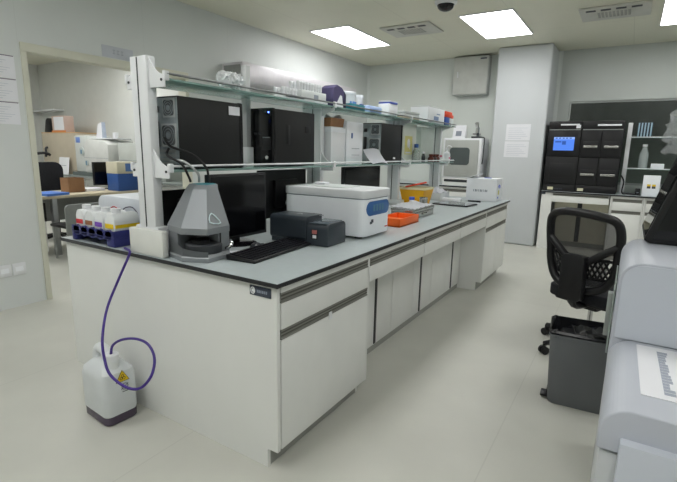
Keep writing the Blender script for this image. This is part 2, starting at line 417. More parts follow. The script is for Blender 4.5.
# ================================================================== REAGENT RACK on the worktop
R = thing('reagent_rack', 'white two-tier reagent rack with glass shelves along the worktop', 'shelf rack', (-.86, .1, ZT))
ro = (-.86, .1, ZT)
UY = (.05, 1.45, 2.80, 3.93); ZM, ZU = 1.262, 1.672
m = MB(ro)
for i, y in enumerate(UY):
    m = MB(ro)
    if i == 0: zb = .978
    else: zb = ZT
    tz = 1.775 if i == 0 else ZU-.0112
    m.box(-.92, y, zb, -.873, y+.05, tz, .004); m.box(-.868, y, zb, -.80, y+.05, tz, .006); m.box(-.875, y+.006, zb, -.866, y+.045, tz-.003)
    u = m.out('upright', steelw, R)
    s_ = MB(ro); s_.box(-.8728, y-.0005, zb+.002, -.8682, y+.007, tz-.005); s_.out('slot', darkgrey, u)
    if i: MB(ro).box(-.97, y-.01, ZT, -.75, y+.06, ZT+.05, .006).out('base_shoe', steelw, R)
    for z, in ((ZM,), (ZU,)):
        for sx in (1, -1):
            xa = -.80 if sx > 0 else -.92
            ln = .105 if sx > 0 else .052
            hh = .085 if sx > 0 else .03
            pts = [(-.004, -.04), (ln, -.04), (ln, .016)] + [(ln*(1-q), .016+hh*q**2.4) for q in [k/6 for k in range(1, 6)]] + [(-.004, .016+hh)]
            if z == ZU and i: pts = [(-.004, -.07), (ln*.5, -.045), (ln, -.03), (ln, -.0112), (-.004, -.0112)]
            b = MB(ro).prism([(xa+sx*p[0], z+p[1]) for p in pts], 'y', y+.012, y+.020, .002, 1).out('bracket', steelw, R)
            MB(ro).cyl((xa+sx*(ln-.018), y+.008, z-.008), (xa+sx*(ln-.018), y+.013, z-.008), .006, n=10).out('bracket_screw', darkgrey, b)
            MB(ro).box(xa+sx*(ln-.008), y+.008, z-.012, xa+sx*(ln+.010), y+.034, z+.03, .004).out('rail_clip', steelw, b)
bx = MB(ro); bx.box(-.955, .008, ZT, -.70, .044, .977, .008); bx.out('cable_box', mat('cable_box_white', 'dadbd6', .45), R)
bx = MB(ro); bx.box(-.955, .05, ZT, -.785, .12, .984, .004); bx.out('cable_box_cover', steelw, R)
for z in (ZM, ZU):
    for a, b in (((.072, 1.448), (1.502, 2.798), (2.852, 3.928)) if z == ZM else ((.072, 1.474), (1.476, 2.824), (2.826, 4.12))):
        MB(ro).box(-.975, a, z-.0105, -.692, b, z-.0006, .001).out('glass_shelf', glass_sh, R)
    if z == ZM: MB(ro).box(-.975, 3.982, z-.0105, -.692, 4.12, z-.0006, .001).out('glass_shelf', glass_sh, R)
    for x in (-.69, -.977):
        MB(ro).cyl((x, .07, z+.018), (x, 4.12, z+.018), .0055, n=10).out('guard_rail', mat('rail_grey', '7b7e7e', .5, .3) if z == ZU else steelw, R)
MB(ro).box(-.918, .775, ZM, -.878, .815, 1.85, .003).out('support_post', mat('pale_alu', 'b4b6b6', .4, .3), R)
MB(ro).box(-.925, .765, ZM, -.868, .825, ZM+.115, .004).out('post_socket', steelw, R)

# ================================================================== COMPUTERS on the rack's lower tier
def fan(m_frame, m_dark, x, z, r, y, parent, name):
    """fan grille on a rear panel at local y"""
    m = MB(); m.cyl((x, y, z), (x, y-.003, z), r, n=24); o = m.out(name, m_dark, parent)
    g = MB()
    for q in (.35, .65, .95): g.tube([(x+r*q*math.cos(a), y-.004, z+r*q*math.sin(a)) for a in [i*PI/6 for i in range(12)]], .0016, 5, True, 2)
    g.box(x-r, y-.0055, z-.0015, x+r, y-.0025, z+.0015); g.box(x-.0015, y-.0055, z-r, x+.0015, y-.0025, z+r)
    g.cyl((x, y-.002, z), (x, y-.006, z), r*.25, n=12)
    g.out('fan_guard', m_frame, o)
def pc_tower(label, loc, rotz, H=.343, W=.185, L=.43):
    """front at local -y; rear at local +y... built with the front at y=0 and rear at y=L"""
    t = thing('computer_tower', label, 'computer', loc, rotz, 'black computer towers on the rack')
    MB().box(-W/2+.002, .02, .004, W/2-.002, L-.004, H, .003).out('chassis', blackpc, t)
    f = MB().box(-W/2, -.008, 0, W/2, .022, H+.004, .008, 3).out('front_bezel', blackg, t)
    MB().box(.01, -.010, .10, W/2-.012, -.006, H*.52, .002).out('drive_bay', black, f)
    MB().box(.016, -.012, H*.50, W/2-.022, -.008, H*.515).out('drive_slot', galv, f)
    MB().lathe([(.012, 0), (.012, .003), (.010, .005), (0, .005)], n=20).out('emblem', chrome, f)
    e = f.children[-1]; e.rotation_euler = (PI/2, 0, 0); e.location = (W/2-.045, -.010, .055)
    MB().box(W/2-.035, -.0095, H-.026, W/2-.027, -.0075, H-.018).out('power_light', led, f)
    v = MB(); v.box(-.055, -.0095, H*.56, -.03, -.0075, H*.60); v.box(-.02, -.0095, H*.56, .0, -.0075, H*.60); v.out('socket', darkgrey, f)
    s_ = MB(); s_.box(W/2-.003, L*.30, H*.40, W/2+.0005, L*.37, H*.74, .001); s_.box(W/2-.003, L*.74, H*.62, W/2+.0005, L*.88, H*.74, .001)
    s_.out('side_vent', black, t)
    r_ = MB().box(-W/2+.004, L-.006, .006, W/2-.004, L, H-.006, .002).out('rear_panel', galv, t)
    # rear: power supply fan on top, case fan, connector panel, card slots (rear faces +y)
    for (x, z, r, nm) in ((-.035, H-.055, .036, 'power_supply_fan'), (-.028, H*.47, .046, 'case_fan')):
        MB().box(x-r-.008, L, z-r-.008, x+r+.008, L+.004, z+r+.008, .003).out(nm, mat('fan_frame', 'a9adaf', .45, .3), r_)
        MB().prism(rrect(x-r, z-r, x+r, z+r, r*.35), 'y', L+.003, L+.0062).out('fan_opening', mat('fan_grey', '4a4d50', .5), r_)
        q = MB()
        for k in (.35, .65, .95): q.tube([(x+r*k*math.cos(a), L+.007, z+r*k*math.sin(a)) for a in [i*PI/6 for i in range(12)]], .0018, 5, True, 2)
        q.cyl((x, L+.005, z), (x, L+.009, z), r*.28, n=12); q.out('fan_guard', galv, r_)
    k = MB()
    k.box(.048, L, H*.30, .078, L+.006, H*.66, .001); k.box(.045, L, H-.075, .075, L+.006, H-.045, .002); k.out('connector_panel', black, r_)
    k = MB()
    for i in range(4): k.box(-.07, L, .02+i*.02, .05, L+.003, .033+i*.02)
    k.out('card_slot', alu, r_)
    return t
# first one shows its rear to the camera (rotated), second its front, third its rear
pc_tower('black computer tower nearest the bench end, white sticker on its side', (-.8125, .575, ZM), PI)
p1 = COL.objects[-1]
st = MB(); st.box(-.729+.8115, 0, 0, -.728+.8115, .001, .001); st.bm.free()
single('sticker', MB().box(0, -.04, -.022, .0012, .04, .022), paper, 'white sticker near top corner of the nearest black tower', 'sticker', (-.7195, .515, 1.563))
pc2 = pc_tower('black computer tower with glowing blue light on its glossy front', (-.8125, .838, ZM), 0)
pc_tower('black computer tower farther along, rear fans showing behind a curled paper', (-.8125, 2.68, ZM), PI)

# white cartons standing on the lower tier
t = thing('white_box', 'plain white upright box on the lower tier holding a brown carton', 'box', (-.855, 1.605, ZM), 0, 'white boxes on the lower tier')
MB().box(-.105, -.09, 0, .105, .105, .275, .004).out('box_body', plastw, t)
MB().box(-.106, -.091, .235, .106, .106, .268, .003).out('box_lid', plastb, t)
t = thing('carton', 'small brown cardboard carton on top of the white upright box', 'box', (-.80, 1.60, ZM+.2756))
MB().prism([(-.055, 0), (.04, 0), (.05, .062), (-.065, .062)], 'y', -.085, .095, .002, 1).out('carton_body', carton, t)
m = MB(); m.grid(lambda u, v: (-.05+.09*u, -.08+.165*v, .064+.02*math.sin(v*7)*math.sin(u*5)+.004), 6, 10, .003); m.out('packing_paper', paper, t)
t = thing('white_box', 'white upright box with small blue mark beside a tower rear', 'box', (-.855, 1.86, ZM), 0, 'white boxes on the lower tier')
MB().box(-.105, -.13, 0, .105, .12, .325, .004).out('box_body', plastb, t)
m = MB(); m.box(.105, -.06, .20, .1065, -.04, .24); m.out('blue_mark', blue, t)
m = MB()
for z in (.07, .12): m.box(.105, -.05, z, .1062, .07, z+.004)
m.out('print_line', ink, t)
# curled paper hanging over the shelf edge
m = MB(); m.grid(lambda u, v: (-.715+.045*v*v+.012*math.sin(u*PI), 1.93+.28*u+.09*v, 1.378-.115*v+.012*math.sin(PI*u)), 8, 8, .0015)
single('curled_paper', m, paper, 'white paper sheet curling over the lower glass shelf edge', 'paper', (0, 0, 0))

# third and later: things right of the towers
t = thing('carton_box', 'tall white carton with yellow-green print next to the blue-capped bottle', 'box', (-.87, 2.98, ZM))
MB().box(-.07, -.10, 0, .07, .22, .385, .003).out('box_body', mat('carton_white', 'd9dcd3', .6), t)
m = MB(); m.box(.07, -.06, .08, .0715, .12, .26); m.out('yellow_print', mat('pale_yellow', 'd8cf86', .6), t)
m = MB(); m.blob((.071, .03, .19), .04, .02, 2, .05, .9, 1.2); m.box(.071, -.04, .09, .0725, .09, .105); m.box(.071, .05, .13, .0725, .065, .2); m.out('white_print', paper, t)
t = thing('foam_box', 'tall pale green-white foam box at the far end of the lower tier', 'box', (-.895, 3.6, ZM))
MB().box(-.06, -.18, 0, .06, .20, .37, .006).out('box_body', mat('foam_white', 'cfd8d2', .7), t)
MB().box(-.062, -.182, .33, .062, .202, .375, .006).out('box_lid', mat('foam_lid', 'd6ded8', .7), t)

def bottle(name, label, cat, loc, r, h, body, capm, neck=.4, cap_h=.03, group=None, parts=()):
    t = thing(name, label, cat, loc, 0, group)
    hb = h-cap_h
    MB().lathe([(r*.9, 0), (r, .006), (r, hb*.62), (r*.85, hb*.76), (r*neck, hb*.88), (r*neck, hb)], n=24).out('bottle_body', body, t)
    MB().lathe([(r*neck*1.18, hb), (r*neck*1.18, h-.003), (r*neck*1.05, h), (0, h)], n=20).out('bottle_cap', capm, t)
    return t
clearg = mat('clear_glass', 'd5dcda', .12, trans=.75, var=.02)
amber = mat('amber', '5a2418', .3, var=.1)
bottle('reagent_bottle', 'clear glass bottle with blue cap on the lower tier', 'bottle', (-.76, 3.12, ZM), .042, .185, clearg, blue, .45, .035)
bottle('reagent_vial', 'small dark vial beside the blue-capped bottle', 'bottle', (-.75, 3.30, ZM), .02, .11, darkgrey, steelw, .6, .02)
bottle('reagent_vial', 'small white-capped vial in front of the far black tower', 'bottle', (-.71, 2.50, ZM), .013, .055, darkgrey, steelw, .7, .016)
for k, (y, lb) in enumerate(((3.52, 'brown-red bottle next to the dark vial'), (3.61, 'middle one of three brown-red bottles on the lower tier'), (3.70, 'brown-red bottle next to the white dropper bottle'))):
    bottle('amber_bottle', lb, 'bottle', (-.75, y, ZM), .034, .085, amber if k != 1 else mat('dark_amber', '3a2a28', .3), amber, .6, .02, 'brown-red bottles on the lower tier')
t = bottle('spray_bottle', 'white wash bottle with pink print at the lower tier end', 'bottle', (-.755, 4.04, ZM), .042, .165, plastw, plastw, .3, .03)
m = MB(); m.tube([(0, 0, .15), (0, 0, .175), (.03, .0, .185), (.06, .0, .17)], .004); m.out('spout', plastw, t)
m = MB(); m.box(.036, -.022, .03, .0415, .022, .055); m.out('pink_print', mat('pink', 'd06a86', .5), t)
bottle('dropper_bottle', 'small white bottle between brown-red bottles and wash bottle', 'bottle', (-.75, 3.83, ZM), .022, .075, plastw, mat('pink', 'd06a86', .5), .6, .02)

# ================================================================== TOP TIER
m = MB()
for k in range(5): m.blob((random.uniform(-.02, .02), -.05+.028*k, .042+.012*random.random()), .042, .22, 3, .9, .8, .95, seed=k)
o = m.out('plastic_bag', bag_m, None, 25); o.location = (-.79, .57, ZU+.016); tag(o, 'crumpled clear plastic bag of small tubes on the top shelf', 'bag')
t = thing('test_tube_rack', 'white tube rack full of capped tubes on the top shelf', 'tube rack', (-.78, 1.17, ZU))
MB().box(-.07, -.235, 0, .07, .235, .02, .003).out('rack_base', plastw, t)
m = MB(); m.box(-.055, -.05, .02, .055, .235, .075, .003); m.out('rack_block', frosted, t)
m = MB(); m.box(.0705, -.23, .012, .0715, -.04, .017); m.out('grey_line', inkd, t)
m = MB(); m.box(.055, .09, .028, .0562, .14, .055); m.out('grey_mark', ink, t)
proto = None
for i in range(14):
    for j in range(2):
        x, y = -.78+(-.03, .03)[j], .965+i*.031
        zz = ZU+(.02 if i < 5 else .075)
        lab = 'white capped sample tube standing on the tube rack'
        if proto is None:
            proto = MB().lathe([(.005, 0), (.011, .012), (.011, .036), (.013, .037), (.013, .05), (.011, .053), (0, .053)], n=12).out('sample_tube', plastw)
            proto.location = (x, y, zz); tag(proto, lab, 'tube', 'capped tubes on the rack')
        else:
            c = proto.copy(); COL.objects.link(c); c.location = (x, y, zz)
t = thing('glove_box', 'dark purple glove carton torn open on the top shelf', 'box', (-.79, 1.60, ZU))
m = MB(); m.prism([(-.09, .05), (-.08, .135), (-.03, .160), (.04, .145), (.09, .105), (.09, 0), (-.06, 0)], 'x', -.06, .05, .004, 1); m.out('carton_body', purple, t)
m = MB(); m.prism([(.045, .0), (.0905, .0), (.0905, .10), (.068, .12), (.055, .06)], 'x', -.055, .0512); m.out('dark_flap', mat('dark_purple', '2a2340', .6), t)
m = MB(); m.prism([(-.06, 0), (.05, 0), (.03, .085), (.01, .09)], 'x', .0505, .054); m.out('white_panel', paper, t)
def tub(label, y, r, h, printcol, x=-.865):
    t = thing('plastic_tub', label, 'tub', (x, y, ZU))
    MB().lathe([(r*.88, 0), (r*.9, .004), (r*.97, h*.85), (r*.97, h*.86)], n=28).out('tub_body', plastw, t)
    MB().lathe([(r*1.03, h*.86), (r*1.03, h*.97), (r*.98, h), (0, h)], n=28).out('tub_lid', plastb, t)
    m = MB()
    for a in (-.5, -.1, .35): m.box(r*.93*math.cos(a)-.002, r*.93*math.sin(a)-.012, h*.25, r*.93*math.cos(a)+.0045, r*.93*math.sin(a)+.014, h*.50)
    m.out('blue_print', printcol, t); return t
tub('wide white lidded tub with blue print on the top shelf', 1.90, .078, .15, bluel)
tub('narrow white lidded tub with blue bands beside the wide tub', 2.085, .045, .145, blue)
single('blue_flat_box', MB().box(-.042, -.09, 0, .042, .13, .042, .003), teal, 'flat teal-blue box in front of the wide white tub', 'box', (-.742, 1.785, ZU))
t = thing('blue_pack', 'light blue plastic pack on the top shelf right of the tubs', 'pack', (-.75, 2.12, ZU))
MB().box(-.045, -.12, 0, .045, .10, .055, .012).out('pack_body', mat('pale_blue', 'a9bfe6', .4), t); MB().box(.04, -.11, .014, .0462, .02, .03).out('blue_band', bluel, t)
t = thing('storage_box', 'translucent white plastic box with blue lid edge on the top shelf', 'box', (-.77, 2.46, ZU))
MB().box(-.055, -.09, 0, .055, .09, .105, .01).out('box_body', plastb, t); MB().box(-.058, -.075, .105, .058, .075, .118, .004).out('blue_lid', mat('royal_blue', '4a63c8', .45), t)
MB().box(-.055, -.085, .118, .055, .085, .13, .005).out('lid_top', plastw, t)
t = thing('petri_tray', 'low stack of clear brown-rimmed trays on the top shelf', 'tray', (-.79, 2.87, ZU))
for z in (0, .026, .052):
    MB().box(-.075, -.18, z, .07, .20, z+.022, .006).out('tray', frosted if z else mat('beige_tray', 'b3ab98', .5), t)
t = thing('white_carton', 'big white printed carton on the top shelf beside red-topped box', 'box', (-.805, 3.44, ZU))
MB().box(-.10, -.18, 0, .10, .30, .155, .003).out('box_body', plastb, t)
m = MB(); m.box(.10, -.02, .03, .1012, .12, .07); m.box(.10, .06, .09, .1012, .16, .10); m.out('blue_print', mat('print_blue', '8fa3c6', .6), t)
m = MB(); m.box(-.09, -.17, .1555, .09, .16, .168, .003); m.out('leaflet', frosted, t)
t = thing('red_topped_box', 'blue and clear box with bright red-orange lid at the shelf end', 'box', (-.785, 3.93, ZU))
MB().box(-.07, -.12, 0, .07, .02, .09, .004).out('box_body', mat('deep_blue', '2b4f9e', .45), t); MB().box(-.07, .021, 0, .07, .16, .085, .004).out('clear_body', frosted, t)
MB().box(-.073, -.123, .09, .073, .10, .155, .012).out('red_lid', redor, t); MB().box(-.07, .101, .086, .07, .16, .125, .008).out('orange_flap', mat('salmon', 'e8725c', .5), t)

# ================================================================== ON THE WORKTOP
# blue tray with reagent bottles and white dispenser module behind it
to = (-1.29, .11, ZT)
t = thing('bottle_tray', 'navy blue footed plastic tray holding four white bottles', 'tray', to)
m = MB()
m.box(-.20, -.10, .035, .20, .10, .055, .006)
m.box(-.20, -.10, 0, -.165, .10, .04, .006); m.box(.13, -.10, 0, .20, .10, .04, .006)
m.box(-.20, -.10, .05, .20, -.088, .085, .004); m.box(-.20, .088, .05, .20, .10, .075, .004); m.box(-.20, -.09, .05, -.188, .09, .08, .004); m.box(.185, -.09, .05, .20, .09, .085, .004)
for k in range(5): m.cyl((-.15+k*.075, -.10, .06), (-.15+k*.075, -.088, .06), .03, n=16)
m.out('tray_body', navy, t)
for k, (lm, lb) in enumerate(((red, 'red'), (brownl, 'brown'), (purplel, 'purple'), (yellowl, 'yellow'))):
    x = (-.146, -.055, .036, .135)[k]; wdt = (.040, .040, .040, .045)[k]
    b = thing('wash_bottle', 'white square bottle with %s label in the navy tray' % lb, 'bottle', (to[0]+x, to[1]-.005, ZT+.0556), 0, 'white bottles in the navy tray')
    MB().prism([(-wdt, 0), (wdt, 0), (wdt, .085), (wdt*.55, .115), (-wdt*.55, .115), (-wdt, .085)], 'y', -.075, .075, .008, 2).out('bottle_body', hdpe, b)
    MB().cyl((0, -.03, .115), (0, -.03, .138), .022, n=18).out('bottle_cap', plastw, b)
    MB().box(-wdt*.8, -.077, .038, wdt*.8, -.0745, .062).out('bottle_label', lm, b)
    if k == 3: MB().box(wdt-.001, -.07, .040, wdt+.0015, .07, .058).out('yellow_band', lm, b)
do = (-1.42, .42, ZT)
t = thing('dispenser_module', 'white rounded analyser module behind the navy bottle tray', 'laboratory device', do)
m = MB(); m.prism(rrect(-.20, 0, .36, .225, .05, 'cd'), 'y', -.17, .16, .012, 3); m.out('housing', mat('module_white', 'd3d8df', .35), t)
m = MB(); m.prism([(-.20, 0), (.36, 0), (.36, .06), (-.20, .06)], 'y', -.178, -.168); m.out('front_strip', plastw, t)
for k, (c, pts) in enumerate(((red, [(-.15, .15), (-.10, .13), (-.04, .165), (.02, .145)]), (mat('tube_dark', '3b3552', .5), [(.06, .10), (.075, .16), (.14, .175), (.19, .14), (.16, .10)]), (red, [(-.06, .115), (0, .15), (.05, .125)]), (navy, [(-.02, .10), (.03, .15), (.05, .11)]))):
    MB().tube([(x, -.176-.006*math.sin(i*2), z) for i, (x, z) in enumerate(pts)], .003, 6).out('thin_tube', c, t)
# silver desktop device
go = (-.598, .158, ZT)
g = thing('scanner_device', 'silver faceted tapering scanner with dark sample opening by the rack post', 'laboratory device', go)
def hx(z, k=1.0, c=(-.595, .165), dx=0, dy=0):
    P = ((-.725, .055), (-.585, .018), (-.475, .072), (-.485, .215), (-.60, .29), (-.72, .235))
    return [(c[0]+(x-c[0])*k+dx+.60, c[1]+(y-c[1])*k+dy-.15, z) for x, y in P]
m = MB(); m.loft([hx(.128, 1.02), hx(.156, 1.02), hx(.325, .53, dx=-.022, dy=.03), hx(.345, .47, dx=-.03, dy=.045)]); m.out('hood', silver, g, 12)
m = MB(); m.prism([(x, y) for x, y, z in (hx(0)[0], hx(0)[5], hx(0)[4], hx(0)[3])] + [(-.485+.0+.60-.02, .165-.15), (-.66+.60, .17-.15), (-.638+.60, .10-.15), (-.636+.60, .034-.15)], 'z', .02, .128, .002, 1); m.out('body', silver, g, 12)
m = MB(); m.loft([hx(0, 1.03), hx(.02, 1.05), hx(.034, .98)]); m.out('base_plate', silver_l, g, 20)
m = MB(); m.prism([(-.125, 0.034), (-.125, .075), (-.09, .07), (.015, .034)], 'y', -.125, -.112) ; m.bm.free()
# sweeping lip from the left cheek down to the base front
def lip(u, v):
    P = (Vector((-.722, .052)), Vector((-.66, .036)), Vector((-.585, .016)), Vector((-.53, .040)), Vector((-.472, .070)))
    k = min(int(u*4), 3); q = P[k].lerp(P[k+1], u*4-k); h = .03+.06*(1-u)**2.0
    return (q.x+.60, q.y-.15, .02+v*h)
m = MB(); m.grid(lip, 16, 3, -.006); m.out('base_lip', silver, g, 30)
MB().box(-.065, .02, .034, .10, .05, .127).out('dark_cavity', black, g)
MB().lathe([(.086, .034), (.086, .072), (.08, .078), (0, .078)], (.035, -.022, 0), 32).out('sample_stage', darkgrey, g)
MB().lathe([(.045, .078), (.045, .092), (0, .092)], (.02, -.03, 0), 24).out('stage_disc', black, g)
MB().cyl((.02, -.02, .105), (.02, -.02, .13), .03, n=20).out('lens_barrel', black, g)
hA = Vector(hx(.156, 1.02)[2]); hB = Vector(hx(.156, 1.02)[3]); hC = Vector(hx(.325, .53, dx=-.022, dy=.03)[2]); hD = Vector(hx(.325, .53, dx=-.022, dy=.03)[3])
def fp(u, v): return hA.lerp(hB, u).lerp(hC.lerp(hD, u), v)+Vector((.0015, -.0005, .0008))
m = MB(); m.tube([fp(.12, .16), fp(.62, .10), fp(.22, .38)], .0028, 6, True, 3); m.out('triangle_emblem', mat('emblem_white', 'd5e6ea', .4), g)
tp = hx(.346, .40, dx=-.03, dy=.045)
m = MB(); m.prism([(x, y) for x, y, z in tp], 'z', .3455, .3468); m.out('top_label', teal, g)
m = MB(); m.tube([(.12, .04, .05), (.145, .035, .06), (.15, .045, .075), (.13, .06, .085)], .009, 8); m.out('focus_knob', chrome, g)

def monitor(name, label, loc, rotz, w_, h, zb, stand=True, group='black monitors under the rack', fr=.11):
    """screen faces local -y; bottom of the panel at zb above base"""
    t = thing(name, label, 'monitor', loc, rotz, group)
    MB().box(-w_/2, -.012, zb, w_/2, .02, zb+h, .004).out('bezel', black, t)
    MB().box(-w_/2+.014, -.0135, zb+.018, w_/2-.014, -.0115, zb+h-.014).out('screen', blackg, t)
    MB().box(-w_/4, .02, zb+h*.2, w_/4, .045, zb+h*.8, .01).out('rear_cover', black, t)
    if stand:
        MB().box(-.03, .02, .01, .03, .05, zb+h*.5, .006).out('stand_neck', black, t)
        MB().lathe([(fr, 0), (fr, .006), (fr*.82, .012), (.03, .016), (0, .016)], (0, .02, 0), 32).out('stand_foot', blackg, t)
    return t
monitor('monitor', 'black monitor beside the silver scanner, above the keyboard', (-.675, .485, ZT), PI/2, .43, .35, .035)
m2 = monitor('monitor', 'rear of a black monitor behind the small dark printer', (-.925, 1.17, ZT), -PI/2, .50, .32, .06, fr=.085)
m = MB(); m.tube([(.0, .05, .12), (.04, .065, .16), (.02, .07, .20), (-.01, .06, .23)], .012, 8); m.out('neck_bracket', chrome, m2)
m3 = monitor('monitor', 'rear of a black monitor beside the rack post, left of the scanner', (-1.03, .44, ZT), -PI/2, .40, .24, .045, False)
MB().box(-.10, -.02, .0, .10, .05, .045, .006).out('stand_foot', black, m3); MB().box(.10, .0452, .13, .135, .0466, .155).out('rear_badge', alu, m3)
monitor('monitor', 'black monitor under the lower shelf behind the white centrifuge', (-.80, 2.08, ZT), PI/2, .62, .32, .07)

# keyboard: frame, keys
t = thing('keyboard', 'black keyboard lying on the worktop near the silver scanner', 'keyboard', (-.395, .43, ZT), PI/2+math.radians(5))
m = MB(); m.prism([(-.085, 0), (.085, 0), (.085, .026), (-.085, .014)], 'x', -.25, .25, .004, 2); m.out('key_tray', black, t)
k = MB()
for r_ in range(6):
    for c_ in range(20):
        if c_ in (14, 16) and r_ > 3: continue
        y = -.072+r_*.0245; z = .0145+.0255*(y+.085)/.17*.48
        k.box(-.238+c_*.0240, y, z-.002, -.238+c_*.0240+.0195, y+.0195, z+.006, .0)
k.out('keycaps', mat('keycap', '1d1d22', .35, var=.1), t)
m = MB(); m.box(-.07, .072, .0255, .0, .082, .027); m.out('status_strip', slate, t)
t = thing('computer_mouse', 'small dark mouse between keyboard and monitor foot', 'mouse', (-.53, .46, ZT), .5)
m = MB(); m.blob((0, 0, .0), .055, 0, 3, .55, 1, .55); bmesh.ops.bisect_plane(m.bm, geom=m.bm.verts[:]+m.bm.edges[:]+m.bm.faces[:], plane_co=(0, 0, 0.001), plane_no=(0, 0, 1), clear_inner=True)
m.out('mouse_shell', darkgrey, t)
m = MB(); m.tube([(0, .05, .008), (-.0, .08, .004), (.02, .10, .004)], .002, 6); m.out('mouse_cord', darkgrey, t)
single('note_sheet', MB().box(-.06, -.035, 0, .06, .035, .0015), paper, 'small white note lying between scanner and keyboard', 'paper', (-.545, .30, ZT), rotz=.9)

# dark printer
po = (-.42, .785, ZT)
t = thing('photo_printer', 'dark slate compact printer in front of the white centrifuge', 'printer', po, math.radians(3))
m = MB(); m.prism(rrect(-.10, 0, .10, .125, .03, 'cd'), 'x', -.19, .19, .018, 3); m.out('printer_body', slate, t)
m = MB(); m.prism(rrect(-.112, .02, .06, .155, .025, 'ad'), 'x', -.192, .055, .012, 3); m.out('front_cover', mat('slate_dark', '2d343b', .32), t)
MB().box(.06, -.095, .122, .175, .085, .127, .002).out('top_flap', mat('slate_light', '525b63', .25), t)
m = MB(); m.box(.085, -.104, .035, .125, -.099, .09, .003); m.out('latch', black, t)
m = MB(); m.box(.090, -.106, .066, .122, -.102, .088, .002); m.out('latch_label', mat('latch_red', 'b06a66', .4), t)
m = MB(); m.box(.094, -.106, .042, .118, -.102, .060, .002); m.out('latch_plate', plastw, t)
for k, yy in enumerate((0, .05)):
    m = MB(); m.tube([(-.10+k*.06, -.02+yy, .149), (-.05+k*.06, .0+yy, .155), (-.02+k*.06, -.03+yy, .150), (.02+k*.05, .0+yy, .150)], .003, 6); 
    single('loose_cable', m, [plastw, alu][k], ['short white cable end lying on the dark printer, nearer', 'short silver cable end lying on the dark printer, behind'][k], 'cable', po, rotz=math.radians(3))

# white benchtop instrument with blue oval panel
co = (-.475, 1.175, ZT)
t = thing('benchtop_centrifuge', 'white boxy benchtop instrument with blue oval control panel', 'laboratory instrument', co)
m = MB(); m.prism(rrect(-.30, -.175, .30, .175, .045, 'abcd'), 'z', .012, .235, .006, 2); m.out('housing', plastb, t)
m = MB(); m.prism(rrect(-.305, -.18, .305, .18, .048, 'abcd'), 'z', .24, .29, .016, 3); m.out('lid', plastw, t)
m = MB(); m.prism(rrect(-.295, -.17, .295, .17, .045, 'abcd'), 'z', .234, .242); m.out('lid_gap', ink, t)
MB().prism(rrect(-.18, -.11, .12, .11, .03), 'z', .288, .296, .004, 2).out('lid_window', frosted, t)
MB().box(-.16, -.03, .296, -.08, .03, .312, .004).out('lid_label', paper, t)
pan = MB().prism(rrect(-.145, .135, .145, .222, .042), 'x', .285, .3035, .003, 2).out('control_panel', mat('panel_blue', '3c6aa6', .35), t)
m = MB()
for k in range(4): m.box(.303, -.07+k*.037, .16, .3048, -.045+k*.037, .20, .0)
m.out('panel_button', mat('panel_light', '4f7f9e', .35), pan)
m = MB(); m.box(.299, -.10, .085, .303, -.075, .10); m.box(.299, -.085, .092, .3035, -.062, .112); m.out('small_emblem', inkd, t)
m = MB(); m.box(.299, .10, .045, .3025, .13, .052); m.out('red_print', red, t)
for x in (-.24, .24):
    for y in (-.13, .13): MB().cyl((x, y, 0), (x, y, .014), .025, n=16).out('foot', black, t)

# orange open rack
t = thing('orange_rack', 'bright orange open plastic rack next to the white instrument', 'rack', (-.285, 1.72, ZT))
m = MB(); m.box(-.09, -.17, 0, .09, .17, .008); m.box(.082, -.17, 0, .09, .17, .058, .002); m.box(-.09, -.17, 0, -.082, .17, .058, .002); m.box(-.09, .162, 0, .09, .17, .058, .002); m.box(-.09, -.17, 0, .09, -.162, .058, .002)
m.box(-.085, -.165, .04, .085, -.02, .046); m.out('rack_shell', orange, t)
m = MB(); m.box(-.03, .0, .046, .03, .10, .048); m.bm.free()
single('orange_strip', MB().box(-.03, -.10, 0, .03, .06, .035, .004), mat('deep_red', 'b8452c', .5), 'red-orange small box behind the white instrument', 'box', (-.70, 1.62, ZT))
# stainless tray and tissue
t = thing('steel_tray', 'stainless steel lidded tray under white tissue', 'tray', (-.37, 2.19, ZT))
m = MB(); m.prism(rrect(-.10, -.225, .10, .225, .025), 'z', 0, .05, .004, 2); m.out('tray_body', stainless, t)
m = MB(); m.prism(rrect(-.105, -.23, .105, .23, .027), 'z', .051, .075, .008, 2); m.out('tray_lid', stainless, t)
m = MB(); m.box(.10, -.04, .02, .112, .04, .034, .004); m.out('tray_handle', stainless, t)
random.seed(3)
rv = [[random.random() for _ in range(20)] for _ in range(20)]
def tissue(u, v):
    i, j = int(u*15.99), int(v*15.99); c = math.exp(-((u-.5)**2+(v-.6)**2)*14)
    return (-.12+.24*u, -.20+.40*v, .004+.012*rv[i][j]+0.03*c*(.75+.5*rv[j][i]))
single('tissue', MB().grid(tissue, 16, 16, .002), mat('tissue_white', 'e9ebee', .8), 'crumpled white tissue lying on the steel tray', 'tissue', (-.385, 2.17, ZT+.075), angle=20)
t = thing('steel_beaker', 'small shiny steel cup behind the tissue tray', 'cup', (-.43, 2.56, ZT))
MB().lathe([(.034, 0), (.036, .004), (.036, .115), (.039, .118), (.034, .12), (.033, .02), (0, .018)], n=28).out('beaker_wall', stainless, t)
bottle('reagent_bottle', 'small white bottle with blue cap behind the tissue', 'bottle', (-.50, 2.46, ZT), .03, .125, plastw, mat('royal_blue', '4a63c8', .45), .7, .025)
